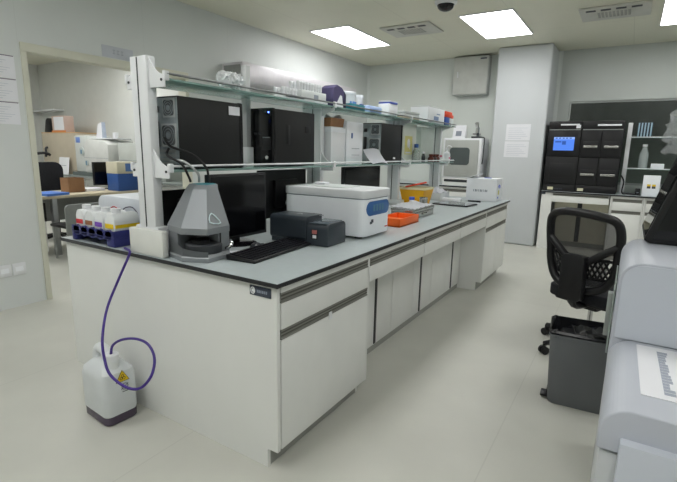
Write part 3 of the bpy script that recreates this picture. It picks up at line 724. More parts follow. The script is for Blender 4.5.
# yellow bin with contents
t = thing('sharps_bin', 'yellow tapered plastic bin with white rim on the worktop', 'bin', (-.69, 3.02, ZT))
def sq(a, b, z): return [(-a, -b, z), (a, -b, z), (a, b, z), (-a, b, z)]
m = MB(); m.loft([sq(.10, .10, 0), sq(.105, .105, .02), sq(.13, .125, .15), sq(.125, .12, .15), sq(.09, .09, .03)]); m.out('bin_wall', yellow, t)
m = MB(); m.loft([sq(.131, .126, .15), sq(.135, .13, .152), sq(.135, .13, .172), sq(.124, .119, .172), sq(.124, .119, .15)]); m.out('bin_rim', mat('cream_rim', 'e4d9b0', .5), t)
single('red_pen', MB().prism([(-.16, .0), (.10, .035), (.10, .05), (-.16, .012)], 'y', -.012, .012, .003, 1), redor, 'red-orange strip resting across the yellow bin rim', 'pen', (-.675, 3.02, ZT+.1725), rotz=1.1)
t = thing('white_box', 'pale box with crumpled paper on top behind the yellow bin', 'box', (-.70, 3.62, ZT), 0, 'white boxes near the yellow bin')
MB().box(-.10, -.14, 0, .10, .15, .08, .004).out('box_body', mat('pale_grey_box', 'c4c8c9', .6), t)
m = MB(); m.grid(lambda u, v: (-.10+.2*u, -.14+.28*v, .082+.05*math.sin(u*3.1)*math.sin(v*3.1)+.012*math.sin(u*17+v*11)), 10, 10, .002); m.out('crumpled_paper', paper, t)
# tablet
t = thing('tablet', 'black-rimmed flat tablet lying near the worktop edge', 'tablet', (-.36, 3.235, ZT), math.radians(-4))
MB().prism(rrect(-.19, -.15, .19, .15, .02), 'z', 0, .012, .003, 2).out('tablet_case', black, t)
MB().box(-.165, -.125, .012, .165, .125, .0128).out('tablet_screen', mat('grey_screen', '8c949a', .1), t)
single('small_box', MB().box(-.10, -.05, 0, .10, .05, .035, .004), plastw, 'low white box between the yellow bin and far carton', 'box', (-.60, 3.70, ZT)) if False else None
single('paper_strip', MB().box(-.10, -.05, 0, .10, .05, .03, .004), plastw, 'low white packet beside the far white carton', 'packet', (-.50, 3.56, ZT), rotz=.1)
t = thing('marker_pen', 'dark marker pen lying in front of the far white carton', 'pen', (-.27, 3.62, ZT), math.radians(-8))
MB().cyl((-.07, 0, .008), (.03, 0, .008), .008, n=12).out('pen_barrel', darkgrey, t); MB().cyl((.03, 0, .008), (.07, 0, .008), .009, n=12).out('pen_cap', black, t)
# far carton with open flap
fo = (-.255, 3.93, ZT)
t = thing('label_carton', 'white carton with printed strip and blue swirl at the worktop end', 'box', fo)
MB().box(-.165, -.13, 0, .165, .13, .245, .003).out('box_body', plastb, t)
m = MB()
for k in range(9): m.box(-.085+k*.018, -.1312, .10, -.085+k*.018+(.006, .012, .009)[k % 3], -.1295, .125)
m.out('printed_strip', ink, t)
m = MB(); m.tube([(.1655, -.05, .155), (.1655, -.02, .175), (.1655, .015, .165), (.1655, .005, .14)], .007, 6, flat=1); m.box(.1645, -.06, .03, .166, -.02, .05); m.out('blue_swirl', mat('royal_blue', '4a63c8', .45), t)
m = MB(); m.box(.1645, -.05, .07, .166, .0, .12); m.out('yellow_print', mat('print_yellow', 'd9d27a', .6), t)
m = MB(); m.prism([(-.165, .245), (-.163, .242), (-.05, .285), (-.055, .29)], 'y', -.12, .12); m.out('open_flap', plastw, t)
MB().box(-.0, -.03, .245, .07, .02, .252, .002).out('blue_tab', mat('royal_blue', '4a63c8', .45), t)
single('white_bag', MB().blob((0, 0, .03), .05, .18, 3, 1.6, 1.4, .55, seed=9), plastw, 'crumpled white wrapper lying on the far white carton', 'wrapper', (fo[0]+.0, fo[1]+.06, ZT+.197), angle=20) if False else None

# cables from the first tower down to the scanner
for k, pts in enumerate(([(-.775, .129, 1.36), (-.76, .105, 1.335), (-.705, .085, 1.318), (-.668, .115, 1.29), (-.672, .155, 1.23), (-.672, .165, 1.205)],
                         [(-.80, .129, 1.41), (-.74, .115, 1.37), (-.665, .175, 1.335), (-.625, .225, 1.27), (-.63, .235, 1.205)],
                         [(-.765, .129, 1.30), (-.735, .125, 1.302), (-.685, .14, 1.302), (-.645, .185, 1.25), (-.652, .20, 1.205)])):
    single('cable', MB().tube(pts, .006, 8), [black, black, alu][k], ['black cable drooping from tower rear to scanner top, lower one', 'black cable arching over the shelf edge to the scanner, upper one', 'grey cable between tower rear and scanner top'][k], 'cable', (0, 0, 0))

# ================================================================== WASTE BOTTLE AND HOSE
wo = (-1.022, -.115, 0)
t = thing('waste_bottle', 'translucent white jerrycan with yellow hazard label on the floor', 'bottle', wo, math.radians(-4))
def rr(w_, d_, z, r=.03, x0=0): return [(x0+p[0], p[1], z) for p in rrect(-w_/2, -d_/2, w_/2, d_/2, r, 'abcd', 4)]
m = MB(); m.loft([rr(.235, .165, .048), rr(.24, .17, .06), rr(.243, .172, .235), rr(.228, .158, .268), rr(.15, .11, .298, .03, -.01), rr(.12, .09, .304, .03, -.01)]); m.out('bottle_shell', mat('translucent_hdpe', 'd5d9db', .35), t, 30)
m = MB(); m.loft([rr(.222, .152, 0), rr(.235, .165, .008), rr(.2355, .1655, .049)]); m.out('waste_liquid', liquid, t, 30, label='dark violet liquid showing through the bottom')
m = MB(); m.tube([(-.085, 0, .245), (-.095, 0, .30), (-.075, 0, .345), (-.03, 0, .352), (.0, 0, .335), (.005, 0, .30)], .027, 12); m.out('bottle_handle', hdpe, t)
m = MB(); m.cyl((.06, -.01, .262), (.06, -.01, .335), .034, .030); m.out('bottle_neck', hdpe, t)
m = MB(); m.lathe([(.036, .325), (.036, .352), (.031, .356), (.012, .356), (.012, .345), (0, .345)], (.06, -.01, 0), 24); m.out('screw_cap', plastw, t)
# hazard label on the +x-ish front face
lab = MB(); lab.prism([(-.034, 0), (.034, 0), (0, .058)], 'y', -.0885, -.0855, .0); lo = lab.out('hazard_label', yellowl, t, label='yellow triangular hazard label'); lo.location = (.0365, .005, .222); lo.rotation_euler = (0, 0, PI/2)
b = MB(); b.tube([(-.034, -.0885, 0), (.034, -.0885, 0), (0, -.0885, .058)], .0018, 5, True, 1)
for a in (90, 210, 330):
    cx, cz = .008*math.cos(math.radians(a)), .020+.008*math.sin(math.radians(a))
    b.tube([(cx+.0065*math.cos(q), -.089, cz+.0065*math.sin(q)) for q in [i*PI/4 for i in range(8)]], .0014, 5, True, 2)
bo = b.out('hazard_symbol', black, t); bo.location = (.0365, .005, .222); bo.rotation_euler = (0, 0, PI/2)
b = MB(); b.tube([(.016*math.cos(q), -.0885, .016*math.sin(q)) for q in [i*PI/4 for i in range(8)]], .0015, 5, True, 2); b.tube([(-.02, -.0885, -.012), (.018, -.0885, .012)], .0014, 5); b.box(-.014, -.089, -.028, .016, -.0875, -.025)
bo = b.out('round_mark', inkd, t); bo.location = (.0365, .014, .192); bo.rotation_euler = (0, 0, PI/2)
hp = [(-1.00, .01, .862), (-.93, -.012, .862), (-.905, -.03, .85), (-.935, -.035, .80), (-.99, -.05, .70), (-1.015, -.10, .57), (-.90, -.20, .48), (-.855, -.225, .40), (-.80, -.235, .335), (-.70, -.225, .30), (-.63, -.20, .305), (-.60, -.16, .36), (-.63, -.12, .42), (-.70, -.10, .46), (-.79, -.10, .465), (-.89, -.11, .44), (-.95, -.124, .40), (-.963, -.129, .352)]
single('purple_hose', MB().tube(hp, .0065, 10), hose_m, 'purple hose looping from the bench edge down into the waste bottle', 'hose', (0, 0, 0))

# ================================================================== BACK OF THE ROOM
# wall box on the back wall
t = thing('wall_box', 'grey-white square electrical box high on the back wall by the column', 'electrical box', (-1.23, YB, 2.29))
MB().box(-.28, -.16, 0, .28, 0, .59, .008).out('box_body', mat('box_grey', 'b9bcba', .5), t)
MB().box(-.27, -.175, .01, .27, -.16, .58, .006).out('box_door', mat('box_door_grey', 'c6c8c4', .5), t)
m = MB(); m.box(.15, -.177, .53, .25, -.1745, .55); m.out('name_strip', mat('navy_ink', '3a3f55', .5), t)
MB().box(-.21, -.182, .27, -.19, -.174, .36, .004).out('latch', plastw, t)
# back bench under the oven
t = cabinet('white bench cabinet under the oven at the back wall', (-1.565, 5.88, 0), -PI/2, .80, .55, 2, 'cabinets at the back wall')
t2 = cabinet('white bench cabinet at the back wall behind the yellow bin, left of the oven', (-2.37, 5.88, 0), -PI/2, .80, .55, 2, 'cabinets at the back wall')
t = thing('worktop', 'grey worktop under the oven along the back wall', 'worktop', (-1.58, 6.16, .83))
MB().box(-.82, -.30, 0, .82, .285, .0188).out('black_core', core_m, t); MB().box(-.819, -.299, .0188, .819, .284, .02).out('grey_surface', top_m, t)
oo = (-1.165, 6.12, ZT)
t = thing('drying_oven', 'grey-white oven with dark rounded window on the back bench', 'oven', oo)
MB().box(-.30, -.20, .12, .30, .22, .745, .01).out('oven_body', plastw, t)
MB().box(-.29, -.20, 0, .29, .2, .118, .006).out('oven_base', white, t)
MB().box(-.26, -.204, .06, .12, -.199, .10).out('base_slot', darkgrey, t)
MB().box(-.275, -.215, .15, .265, -.20, .715, .012).out('oven_door', mat('oven_grey', 'a9aca8', .45), t)
MB().prism(rrect(-.19, .33, .13, .60, .05), 'y', -.219, -.214, .002, 1).out('oven_window', mat('oven_glass', '4c5353', .15), t)
MB().box(.27, -.22, .3, .285, -.2, .5, .004).out('door_handle', steelw, t)
t = thing('desk_calendar', 'white tent calendar standing on top of the oven', 'calendar', (-1.25, 6.02, ZT+.745))
m = MB(); m.prism([(-.05, 0), (.05, 0), (.004, .20), (-.004, .20)], 'x', -.10, .10); m.out('calendar_card', paper, t)
m = MB(); m.prism([(-.0505, .04), (-.0498, .035), (-.026, .11), (-.028, .112)], 'x', -.05, .04); m.out('picture', ink, t)
t = thing('microscope', 'small dark grey and steel microscope on top of the oven', 'microscope', (-.98, 6.03, ZT+.745))
MB().box(-.07, -.06, 0, .07, .08, .03, .006).out('microscope_base', darkgrey, t)
MB().box(-.02, .04, .03, .02, .075, .17, .006).out('microscope_arm', galv, t)
m = MB(); m.cyl((0, -.0, .08), (0, .0, .17), .022); m.cyl((0, 0, .17), (0, -.04, .23), .026, .03); m.out('microscope_tube', chrome, t)
MB().box(-.05, -.05, .06, .05, .05, .072).out('microscope_stage', black, t)
single('hanging_cable', MB().tube([(-.89, 6.04, 1.607), (-.86, 6.0, 1.607), (-.843, 5.98, 1.56), (-.843, 5.97, 1.30), (-.847, 5.96, 1.20)], .008, 8), darkgrey, 'dark cable hanging down the right side of the oven', 'cable', (0, 0, 0))
# papers on the column
def sheet(label, loc, w_, h, axis, rows, group=None, cols=1, inkm=None):
    t = thing('paper_sheet', label, 'paper', loc, 0, group)
    a = MB(); b = MB(); inkm = inkm or ink
    if axis == 'y':
        a.box(-w_/2, -.002, 0, w_/2, 0, h)
        for i in range(rows): b.box(-w_*.4, -.0028, h*(.12+.76*i/rows), w_*(.15+.25*((i*7) % 4)/3), -.0019, h*(.12+.76*i/rows)+h*.022)
    else:
        a.box(0, -w_/2, 0, .002, w_/2, h)
        for i in range(rows): b.box(.0019, -w_*.42, h*(.12+.76*i/rows), .0028, w_*(.2+.2*((i*5) % 4)/3), h*(.12+.76*i/rows)+h*.02)
    a.out('sheet', paper, t)
    b.out('printed_line', inkm, t); return t
lt = mat('faint_ink', 'c3c8d2', .8)
sheet('white printed sheet on the column, upper of two', (-.357, 5.97, 1.565), .345, .235, 'y', 6, 'notices on the column', inkm=lt)
sheet('white printed sheet on the column, lower of two', (-.362, 5.97, 1.32), .345, .232, 'y', 7, 'notices on the column', inkm=lt)
# papers on the left wall and sign over the doorway
for k, z in enumerate((1.885, 1.705, 1.525)):
    sheet(('uppermost', 'middle', 'lowest')[k]+' of three gridded notices on the left wall beside the door frame', (XL, .375, z), .37, .172, 'x', 7, 'gridded notices on the left wall', inkm=lt)
    single('tape_strip', MB().box(0, -.18, 0, .0035, .18, .007), mat('mauve', '7e7484', .7), ('uppermost', 'middle', 'lowest')[k]+' dark strip across the gridded wall notices', 'strip', (XL, .375, z+.168), 'dark strips on the wall notices')
t = thing('door_sign', 'small white paper sign above the doorway', 'sign', (XL+.0, 1.47, 2.19))
MB().box(0, -.16, 0, .002, .16, .105).out('sign_paper', mat('sign_white', 'c3c7cf', .8), t)
m = MB()
for k in range(3):
    y = -.055+k*.042
    m.box(.0018, y, .038, .0028, y+.028, .044); m.box(.0018, y, .068, .0028, y+.028, .074); m.box(.0018, y+.011, .034, .0028, y+.017, .078)
m.out('sign_characters', mat('pale_sign_ink', 'a8aeb8', .8), t)
for k, y in enumerate((.31, .42)):
    t = thing('wall_socket', ('white wall socket farther from the doorway', 'white wall socket nearer the doorway')[k], 'socket', (XL, y, .28), 0, 'sockets low on the left wall')
    MB().box(0, -.05, 0, .01, .05, .10, .003).out('socket_plate', plastw, t); MB().box(.0098, -.03, .03, .0108, .03, .07).out('socket_face', plastb, t)
# long white unit high on the left wall
t = thing('wall_cabinet', 'long white box unit mounted high on the left wall', 'wall cabinet', (XL, 2.82, 2.15))
MB().box(0, 0, 0, .33, 2.65, .215, .003).out('cabinet_body', mat('unit_white', 'e0dde2', .38, .6), t)
MB().box(.03, -.004, .03, .30, 0, .185).out('end_panel', mat('unit_end_grey', '9b9d9b', .5), t)
for k in range(5): MB().box(.05+k*.05, -.007, .05+.02*(k % 2), .075+k*.05, -.003, .08+.02*(k % 3)).out('end_fitting', alu, t)

# ================================================================== RIGHT BENCH with instrument
BX0, BY = .045, 5.94
cabinet_grp = 'cabinets of the right-hand bench'
t = thing('worktop', 'grey worktop with dark edge carrying the tall black instrument', 'worktop', (1.7, 6.27, .83))
MB().box(-1.66, -.35, 0, 1.66, .34, .0188).out('black_core', core_m, t); MB().box(-1.659, -.349, .0188, 1.659, .339, .02).out('grey_surface', top_m, t)
t = thing('bench_side_panel', 'white side panel of the right bench beside the column', 'panel', (.06, BY, 0))
MB().box(0, 0, 0, .14, .03, .829).out('panel_board', melamine, t); MB().box(0, .03, 0, .02, .62, .829).out('side_board', melamine, t); MB().box(.0, -.002, .80, .05, 0, .829).out('name_strip', mat('plate_blue', '3a4150', .35), t)
t = thing('apron_drawer', 'white apron drawer under the tall black instrument', 'drawer', (.20, BY, .70))
MB().box(0, .02, 0, .72, .5, .129).out('drawer_box', melamine, t); d = MB().box(0, 0, 0, .72, .02, .088, .002).out('drawer_front', white, t)
m = MB(); m.box(.01, .004, .09, .71, .02, .122); m.out('handle_groove', groove_m, d); m = MB(); m.box(.02, .002, .10, .70, .005, .112); m.out('dark_line', gdark, d)
t = thing('low_cabinet', 'cream low cabinet behind the black chair in the right knee space', 'cabinet', (.20, 6.35, 0))
MB().box(0, .02, 0, .72, .25, .69).out('carcass', melamine, t); MB().box(0, .01, 0, .72, .02, .07).out('toe_kick', kick_m, t)
a = MB().box(.002, 0, .072, .34, .02, .688, .002).out('sliding_door', mat('cream_door', 'd3cfbd', .45), t); MB().box(.342, 0, .072, .718, .02, .688, .002).out('sliding_door', mat('cream_door', 'd3cfbd', .45), t)
MB().box(.315, -.006, .08, .375, 0, .688, .001).out('door_handle', core_m, a)
def cab2(label, x, L):
    return cabinet(label, (x, BY, 0), -PI/2, L, .60, 1, cabinet_grp)
cab2('white drawer cabinet under the small white box on the right bench', .935, .38)
cab2('white drawer cabinet of the right bench behind the tilted screen', 1.32, .80)
cab2('white drawer cabinet of the right bench at the far right, hidden', 2.125, .80)
# tall black instrument
io = (.54, 5.985, ZT)
t = thing('blood_culture_incubator', 'tall black instrument with glowing blue screen and four drawers', 'laboratory instrument', io)
m = MB(); m.box(-.485, .02, .0, .445, .48, .985, .008); m.out('cabinet_shell', blackpc, t)
for (x0, x1, nm) in ((-.485, -.06, 'left'), (-.055, .445, 'r')):
    MB().box(x0+.003, 0, .0, x1-.003, .022, .10, .004).out('lower_plinth', black, t)
    MB().box(x0+.003, -.004,   .875, x1-.003, .022, .98, .004).out('top_fascia', black, t)
    MB().box(x0+.012, -.007, .862, x1-.012, .0, .871).out('silver_strip', alu, t)
scr = MB().box(-.48, -.002, .50, -.065, .022, .86, .006).out('screen_door', black, t)
MB().box(-.40, -.004, .58, -.135, -.001, .765).out('screen', screen_e, scr)
m = MB(); m.box(-.40, -.0048, .735, -.135, -.0035, .765); m.out('screen_header', screen_w, scr)
m = MB()
for k in range(5): m.box(-.38+k*.045, -.0054, .742, -.352+k*.045, -.0044, .758)
m.box(-.38, -.0052, .69, -.30, -.0038, .71); m.box(-.29, -.0052, .66, -.24, -.0038, .71); m.out('screen_mark', screen_d, scr)
d = MB().box(-.48, -.002, .11, -.065, .022, .49, .006).out('lower_door', black, t); MB().box(-.42, -.006, .20, -.11, -.001, .40, .004).out('door_recess', black, d)
for (x0, x1) in ((-.05, .19), (.197, .44)):
    for (z0, z1) in ((.49, .86), (.105, .48)):
        d = MB().box(x0, -.002, z0, x1, .022, z1, .006).out('incubator_drawer', black, t)
        MB().box(x0+.03, -.008, (z0+z1)/2-.06, x1-.03, -.001, (z0+z1)/2+.03, .006).out('drawer_recess', black, d)
        MB().box(x0+.035, -.016, (z0+z1)/2-.055, x1-.035, -.006, (z0+z1)/2-.022, .003).out('drawer_handle', stainless, d)
m = MB(); m.box(-.33, -.0065, .925, -.09, -.0035, .945); m.box(-.13, -.0065, .885, -.075, -.0035, .93); m.out('title_label', paper, t)
m = MB(); m.box(.13, -.0065, .915, .41, -.0035, .937); m.out('title_label', paper, t)
for x in (-.42, -.03): MB().box(x, -.003, .02, x+.075, .0, .06).out('asset_label', mat('cream_label', 'd9d6b8', .6), t)
m = MB()
for k in range(5): m.box(-.33+k*.022, -.002, .03, -.318+k*.022, .0005, .045)
m.out('lettering', inkd, t)
# rack at the window
ro2 = (1.05, 6.35, ZT)
t = thing('reagent_rack', 'white reagent rack with glass shelves standing before the window', 'shelf rack', ro2)
m = MB(ro2); m.box(1.02, 6.30, ZT, 1.075, 6.36, 1.82, .004); m.out('upright', steelw, t); m = MB(ro2); m.box(2.6, 6.30, ZT, 2.655, 6.36, 1.82, .004); m.out('upright', steelw, t)
for z in (1.20, 1.62):
    MB(ro2).box(1.075, 6.22, z-.0105, 2.6, 6.42, z-.0006).out('glass_shelf', glass_sh, t); MB(ro2).cyl((1.03, 6.215, z+.004), (2.62, 6.215, z+.004), .006, n=8).out('guard_rail', steelw, t)
# striped test pack, bottle and carton on the rack
t = thing('striped_pack', 'pale blue striped pack on the upper shelf before the window', 'pack', (1.22, 6.32, 1.62))
MB().box(-.085, -.05, 0, .085, .05, .20, .004).out('pack_body', mat('dark_navy', '26343f', .5), t)
m = MB()
for k in range(5): m.box(-.08+k*.035, -.0515, .005, -.064+k*.035, -.049, .195)
m.out('pale_stripe', mat('pale_stripe', '9db9c9', .5), t)
t = thing('reagent_bottle', 'clear plastic bottle on the lower window shelf', 'bottle', (1.25, 6.30, 1.20))
MB().lathe([(.05, 0), (.055, .01), (.055, .20), (.03, .27), (.025, .30)], n=20).out('bottle_body', see_through('clear_plastic', 'c9d2d2', .5, .2), t); MB().lathe([(.03, .30), (.03, .33), (0, .332)], n=16).out('bottle_cap', plastw, t)
single('small_carton', MB().box(-.09, -.05, 0, .09, .05, .085, .004), plastb, 'small pale carton in front of the clear bottle by the window', 'box', (1.24, 6.22, 1.20)) if False else single('small_carton', MB().box(-.075, -.03, 0, .075, .03, .075, .004), plastb, 'small pale carton on the lower window shelf', 'box', (1.42, 6.31, 1.20))
t = thing('white_carton', 'white carton with two coloured squares on the right bench', 'box', (1.375, 6.10, ZT))
MB().box(-.095, -.05, 0, .095, .10, .27, .003).out('box_body', plastb, t)
m = MB(); m.box(-.045, -.0515, .10, -.005, -.0495, .155); m.box(.01, -.0515, .10, .05, -.0495, .155); m.out('dark_square', inkd, t)
m = MB(); m.box(-.045, -.0522, .13, -.005, -.0512, .155); m.box(.01, -.0522, .13, .05, -.0512, .155); m.out('yellow_square', yellowl, t)
single('cable', MB().tube([(1.02, 6.2, 1.1), (1.06, 6.12, 1.02), (1.05, 6.08, .90), (1.07, 6.06, .862), (1.12, 6.12, .86), (1.2, 6.06, .86), (1.27, 6.02, .86)], .010, 8), black, 'black power cable beside the tall black instrument', 'cable', (0, 0, 0))
t = thing('power_adapter', 'small black adapter on the right bench left of the white carton', 'adapter', (1.235, 6.12, ZT))
MB().box(-.03, -.03, 0, .03, .03, .09, .006).out('adapter_body', black, t); MB().box(-.012, -.031, .03, .012, -.03, .04).out('adapter_label', ink, t)

# ================================================================== CHAIR
ch = thing('office_chair', 'black mesh-back office chair standing by the grey bin', 'chair', (.995, 2.2, 0), math.radians(-25))
# local: chair faces +y, back at -y
def tube_part(name, pts, r, closed=False, m_=None, parent=ch, flat=1, n=10):
    return MB().tube(pts, r, n, closed, flat=flat).out(name, m_ or black, parent)
bk = -.20
def B(x, z): return (x, bk-.05+.10*((x/.24)**2)*.6+.12*((.72-z)/.5)*.35-.03*(z-.7), z)
loop = [(-.10, 1.005), (.10, 1.0), (.205, .968), (.232, .88), (.225, .76), (.215, .64), (.17, .545), (.08, .50), (-.08, .50), (-.17, .545), (-.215, .64), (-.225, .76), (-.235, .88), (-.21, .968)]
tube_part('backrest_frame', [B(*p) for p in loop], .027, True)
m = MB(); m.grid(lambda u, v: B((-.215+.43*u), .73+.25*v), 12, 8); m.out('mesh_back', mesh_m, ch)
m = MB(); m.grid(lambda u, v: (lambda p: (p[0], p[1], p[2]))(B((-.17+.34*u)*(.9+.2*v), .53+.20*v)), 12, 6); m.out('mesh_lower', mesh_m, ch)
tube_part('diagonal_bar', [B(0, .63), B(.10, .72), B(.222, .81)], .024); tube_part('diagonal_bar', [B(0, .63), B(-.10, .72), B(-.222, .81)], .024)
m = MB()     # perforated lumbar pad: crossing ribs
for i in range(14):
    x = -.20+i*.031
    for s_ in (1, -1):
        m.tube([Vector(B(x, .585))+Vector((0, .03, 0)), Vector(B(x+.06*s_, .705))+Vector((0, .03, 0))], .008, 5, sub=2)
for z in (.58, .71): m.tube([Vector(B(x, z))+Vector((0, .03, 0)) for x in (-.2, -.1, 0, .1, .2)], .012, 6)
m.out('lumbar_lattice', black, ch)
m = MB(); m.prism(rrect(-.075, .43, .075, .735, .03), 'y', bk-.11, bk-.05, .015, 2); m.out('back_bracket', black, ch)
m = MB(); m.tube([(0, bk-.07, .46), (0, bk-.02, .40), (0, .05, .385)], .03, 10, flat=1.6); m.out('back_arm', black, ch)
m = MB(); m.prism(rrect(-.235, -.20, .235, .26, .09), 'z', .40, .475, .028, 3); m.out('seat', fabric, ch)
m = MB(); m.prism(rrect(-.20, -.16, .20, .20, .05), 'z', .375, .405, .01, 2); m.out('seat_pan', black, ch)
m = MB(); m.box(-.09, -.10, .33, .09, .12, .376, .015); m.out('tilt_mechanism', black, ch)
m = MB(); m.tube([(.08, .02, .35), (.2, .02, .345), (.25, .02, .335)], .007, 8); m.box(.235, .005, .325, .285, .035, .342, .005); m.out('lever', black, ch)
m = MB(); m.cyl((0, 0, .09), (0, 0, .22), .028); m.cyl((0, 0, .22), (0, 0, .335), .016); m.out('gas_lift', chrome, ch)
for k in range(5):
    a = math.radians(-113+72*k)
    c_, s_ = math.cos(a), math.sin(a)
    lg = MB().tube([(0, 0, .095), (c_*.12, s_*.12, .105), (c_*.33, s_*.33, .075)], .024, 8, flat=.75).out('base_leg', black, ch)
    w_ = MB()
    for q in (-.016, .016): w_.cyl((c_*.33-s_*q-s_*.009, s_*.33+c_*q+c_*.009, .028), (c_*.33-s_*q+s_*.009, s_*.33+c_*q-c_*.009, .028), .028, n=18)
    w_.cyl((c_*.33, s_*.33, .03), (c_*.33, s_*.33, .075), .01, n=8)
    w_.out('caster', black, lg)

# ================================================================== PEDAL BIN
t = thing('pedal_bin', 'grey plastic pedal bin lined with a black bag beside the machine', 'bin', (1.005, 1.43, 0), math.radians(4))
def rbx(w_, d_, z, r=.035): return [(p[0], p[1], z) for p in rrect(-w_/2, -d_/2, w_/2, d_/2, r, 'abcd', 4)]
m = MB(); m.loft([rbx(.285, .235, 0), rbx(.295, .245, .01), rbx(.335, .285, .395), rbx(.345, .295, .397), rbx(.345, .295, .412), rbx(.322, .272, .412), rbx(.28, .23, .03)]); m.out('bin_shell', binm, t)
m = MB(); m.box(-.185, -.09, .012, -.135, -.015, .028, .006); m.box(-.155, -.085, .02, -.14, -.02, .06, .004); m.out('pedal', black, t)
MB().box(-.161, -.03, .24, -.157, .02, .31, .001).out('side_label', mat('bin_label', 'a5a9ab', .5), t)
rnd = random.Random(5)
rings = []
for z, sc in ((.37, 1.055), (.42, 1.05), (.430, 1.0), (.422, .93), (.375, .88), (.32, .80), (.26, .55), (.25, .2)):
    r_ = []
    for i, p in enumerate(rbx(.335*sc, .285*sc, z)):
        k = rnd.uniform(-.012, .012) if sc < 1.05 else rnd.uniform(-.001, .003)
        r_.append((p[0]+k, p[1]+k*.7, z+(rnd.uniform(-.022, .022) if .3 < z < .43 and sc < 1.0 else rnd.uniform(-.004, .006))))
    rings.append(r_)
rings = rings[1:]
m = MB(); m.loft(rings, cap=False); n_ = len(rings[0]); m.out('bag_liner', liner, t, 25)
m = MB(); m.blob((0.02, .03, .355), .13, .22, 3, 1.0, .85, .55, seed=4); m.out('bag_folds', liner, t, 20)

# ================================================================== MACHINE on the right
t = thing('analyser_machine', 'large pale grey stepped analyser filling the right foreground', 'laboratory machine', (1.145, 1.0, 0))
mo = (1.145, 1.0, 0)
X0, X1 = 1.12, 2.5
mw_ = mat('machine_white', 'bcc0ca', .4, var=.015); mg_ = mat('machine_grey', 'c9ced8', .42, var=.015); ms_ = mat('machine_side', 'c3c6c8', .42, var=.015)
MB(mo).box(X0+.004, -.065, 0, X1, 1.0, .622, .01).out('lower_housing', ms_, t)
MB(mo).prism(rrect(X0, .629, X1, .75, .07, 'd', 10), 'y', -.075, .452, .006, 3).out('front_hood', mw_, t)
MB(mo).prism(rrect(X0, .629, X1, 1.02, .07, 'd', 10), 'y', .455, 1.0, .008, 3).out('rear_hood', mw_, t)
MB(mo).prism(rrect(X0+.012, .752, X1, 1.012, .06, 'd', 10), 'y', .449, .4545).out('rear_front_panel', mg_, t)
MB(mo).box(X0+.048, -.105, .08, X1, -.066, .675, .005).out('front_door', mg_, t)
MB(mo).box(X0-.008, .52, .66, X0-.003, .96, .90, .001).out('side_glass', mat('side_glass', 'c3cfca', .3, trans=.5), t)
MB(mo).box(X0-.026, .88, .60, X0-.008, .93, .79, .002).out('side_bracket', mat('bracket_grey', 'a0a4a3', .5), t)
lt2 = mat('pale_ink', 'b4b9c6', .8)
# paper on the front hood
t = thing('paper_sheet', 'white printed table sheet lying on the front hood of the machine', 'paper', (1.315, .235, .7508), math.radians(1))
MB().box(-.115, -.195, 0, .20, .185, .0012).out('sheet', paper, t)
rnd = random.Random(2)
for c_ in (-.060, .01, .06, .13):
    m = MB(); m.box(c_-.001, -.166, .0011, c_, .156, .0015)
    for k in range(16):
        wd = rnd.uniform(.014, .026)
        m.box(c_, -.165+k*.02, .0011, c_+wd, -.148+k*.02, .0016)
    m.out('printed_column', lt2 if c_ > .05 else mat('mid_ink', 'a2a8b6', .8), t)
# wedge-shaped glossy touch screen leaning away from the aisle, clear film over its top
so = (1.365, 1.01, 1.0206)
t = thing('touch_monitor', 'leaning black glossy touch monitor with clear film on the machine', 'monitor', so)
wx = 1.19-so[0]
MB().prism([(wx, .012), (wx+.02, .0), (wx+.30, .0), (wx+.30, .43), (wx+.132, .43)], 'y', -.12, .33, .006, 2).out('monitor_shell', black, t)
sl = .12/.418
m = MB(); m.prism([(wx+sl*.02-.0015, .03), (wx+sl*.02+.002, .03), (wx+sl*.385+.002, .40), (wx+sl*.385-.0015, .40)], 'y', -.10, .31); m.out('side_screen', mat('screen_glass', '0c0e10', .04), t)
m = MB(); m.prism([(wx+.03, .02), (wx+.28, .02), (wx+.28, .40), (wx+.14, .40)], 'y', -.1225, -.1185); m.out('front_glass', mat('screen_glass', '0c0e10', .04), t)
MB().box(wx+.06, -.10, -.0001, wx+.28, -.03, .001).out('foot_pad', darkgrey, t)
rnd = random.Random(11)
rv2 = [[rnd.random() for _ in range(16)] for _ in range(16)]
def drape(u, v):
    i, j = int(u*14.99), int(v*14.99); a = PI*.85-1.7+3.4*u
    r_ = (.20 if v < .55 else .20-.26*(v-.55))+.035*(rv2[i][j]-.5)
    return (wx+.20+r_*math.cos(a+PI*.15)*.85, .04+r_*math.sin(a+PI*.15)*1.1, .36+.26*v+.02*(rv2[j][i]-.5))
m = MB(); m.grid(drape, 14, 14); m.out('clear_film', film, t, 20)

# ================================================================== ROOM BEYOND THE DOORWAY
t = thing('office_desk', 'pale wood desk with grey steel legs in the side room', 'desk', (-5.2, 1.75, 0))
MB().prism(rrect(-.36, -1.15, .36, 1.08, .02), 'z', .715, .75, .004, 2).out('desk_top', wood, t)
for x in (-.30, .32):
    for y in (-1.05, -.18, .98): MB().box(x-.035, y-.03, 0, x+.035, y+.03, .715, .004).out('desk_leg', alu, t)
MB().box(-.30, -1.05, .35, -.28, .98, .70).out('modesty_panel', greych, t)
t = thing('file_pedestal', 'white pedestal with dark top rim under the desk in the side room', 'cabinet', (-5.08, 1.30, 0))
MB().box(-.16, -.17, .06, .18, .17, .44, .004).out('pedestal_body', white, t); MB().box(-.17, -.18, .44, .19, .18, .455, .003).out('dark_rim', core_m, t)
for x in (-.12, .14):
    for y in (-.12, .12): MB().cyl((x-.01, y, .03), (x+.01, y, .03), .03, n=14).out('caster', black, t)
for x in (-.12, .14):
    pass
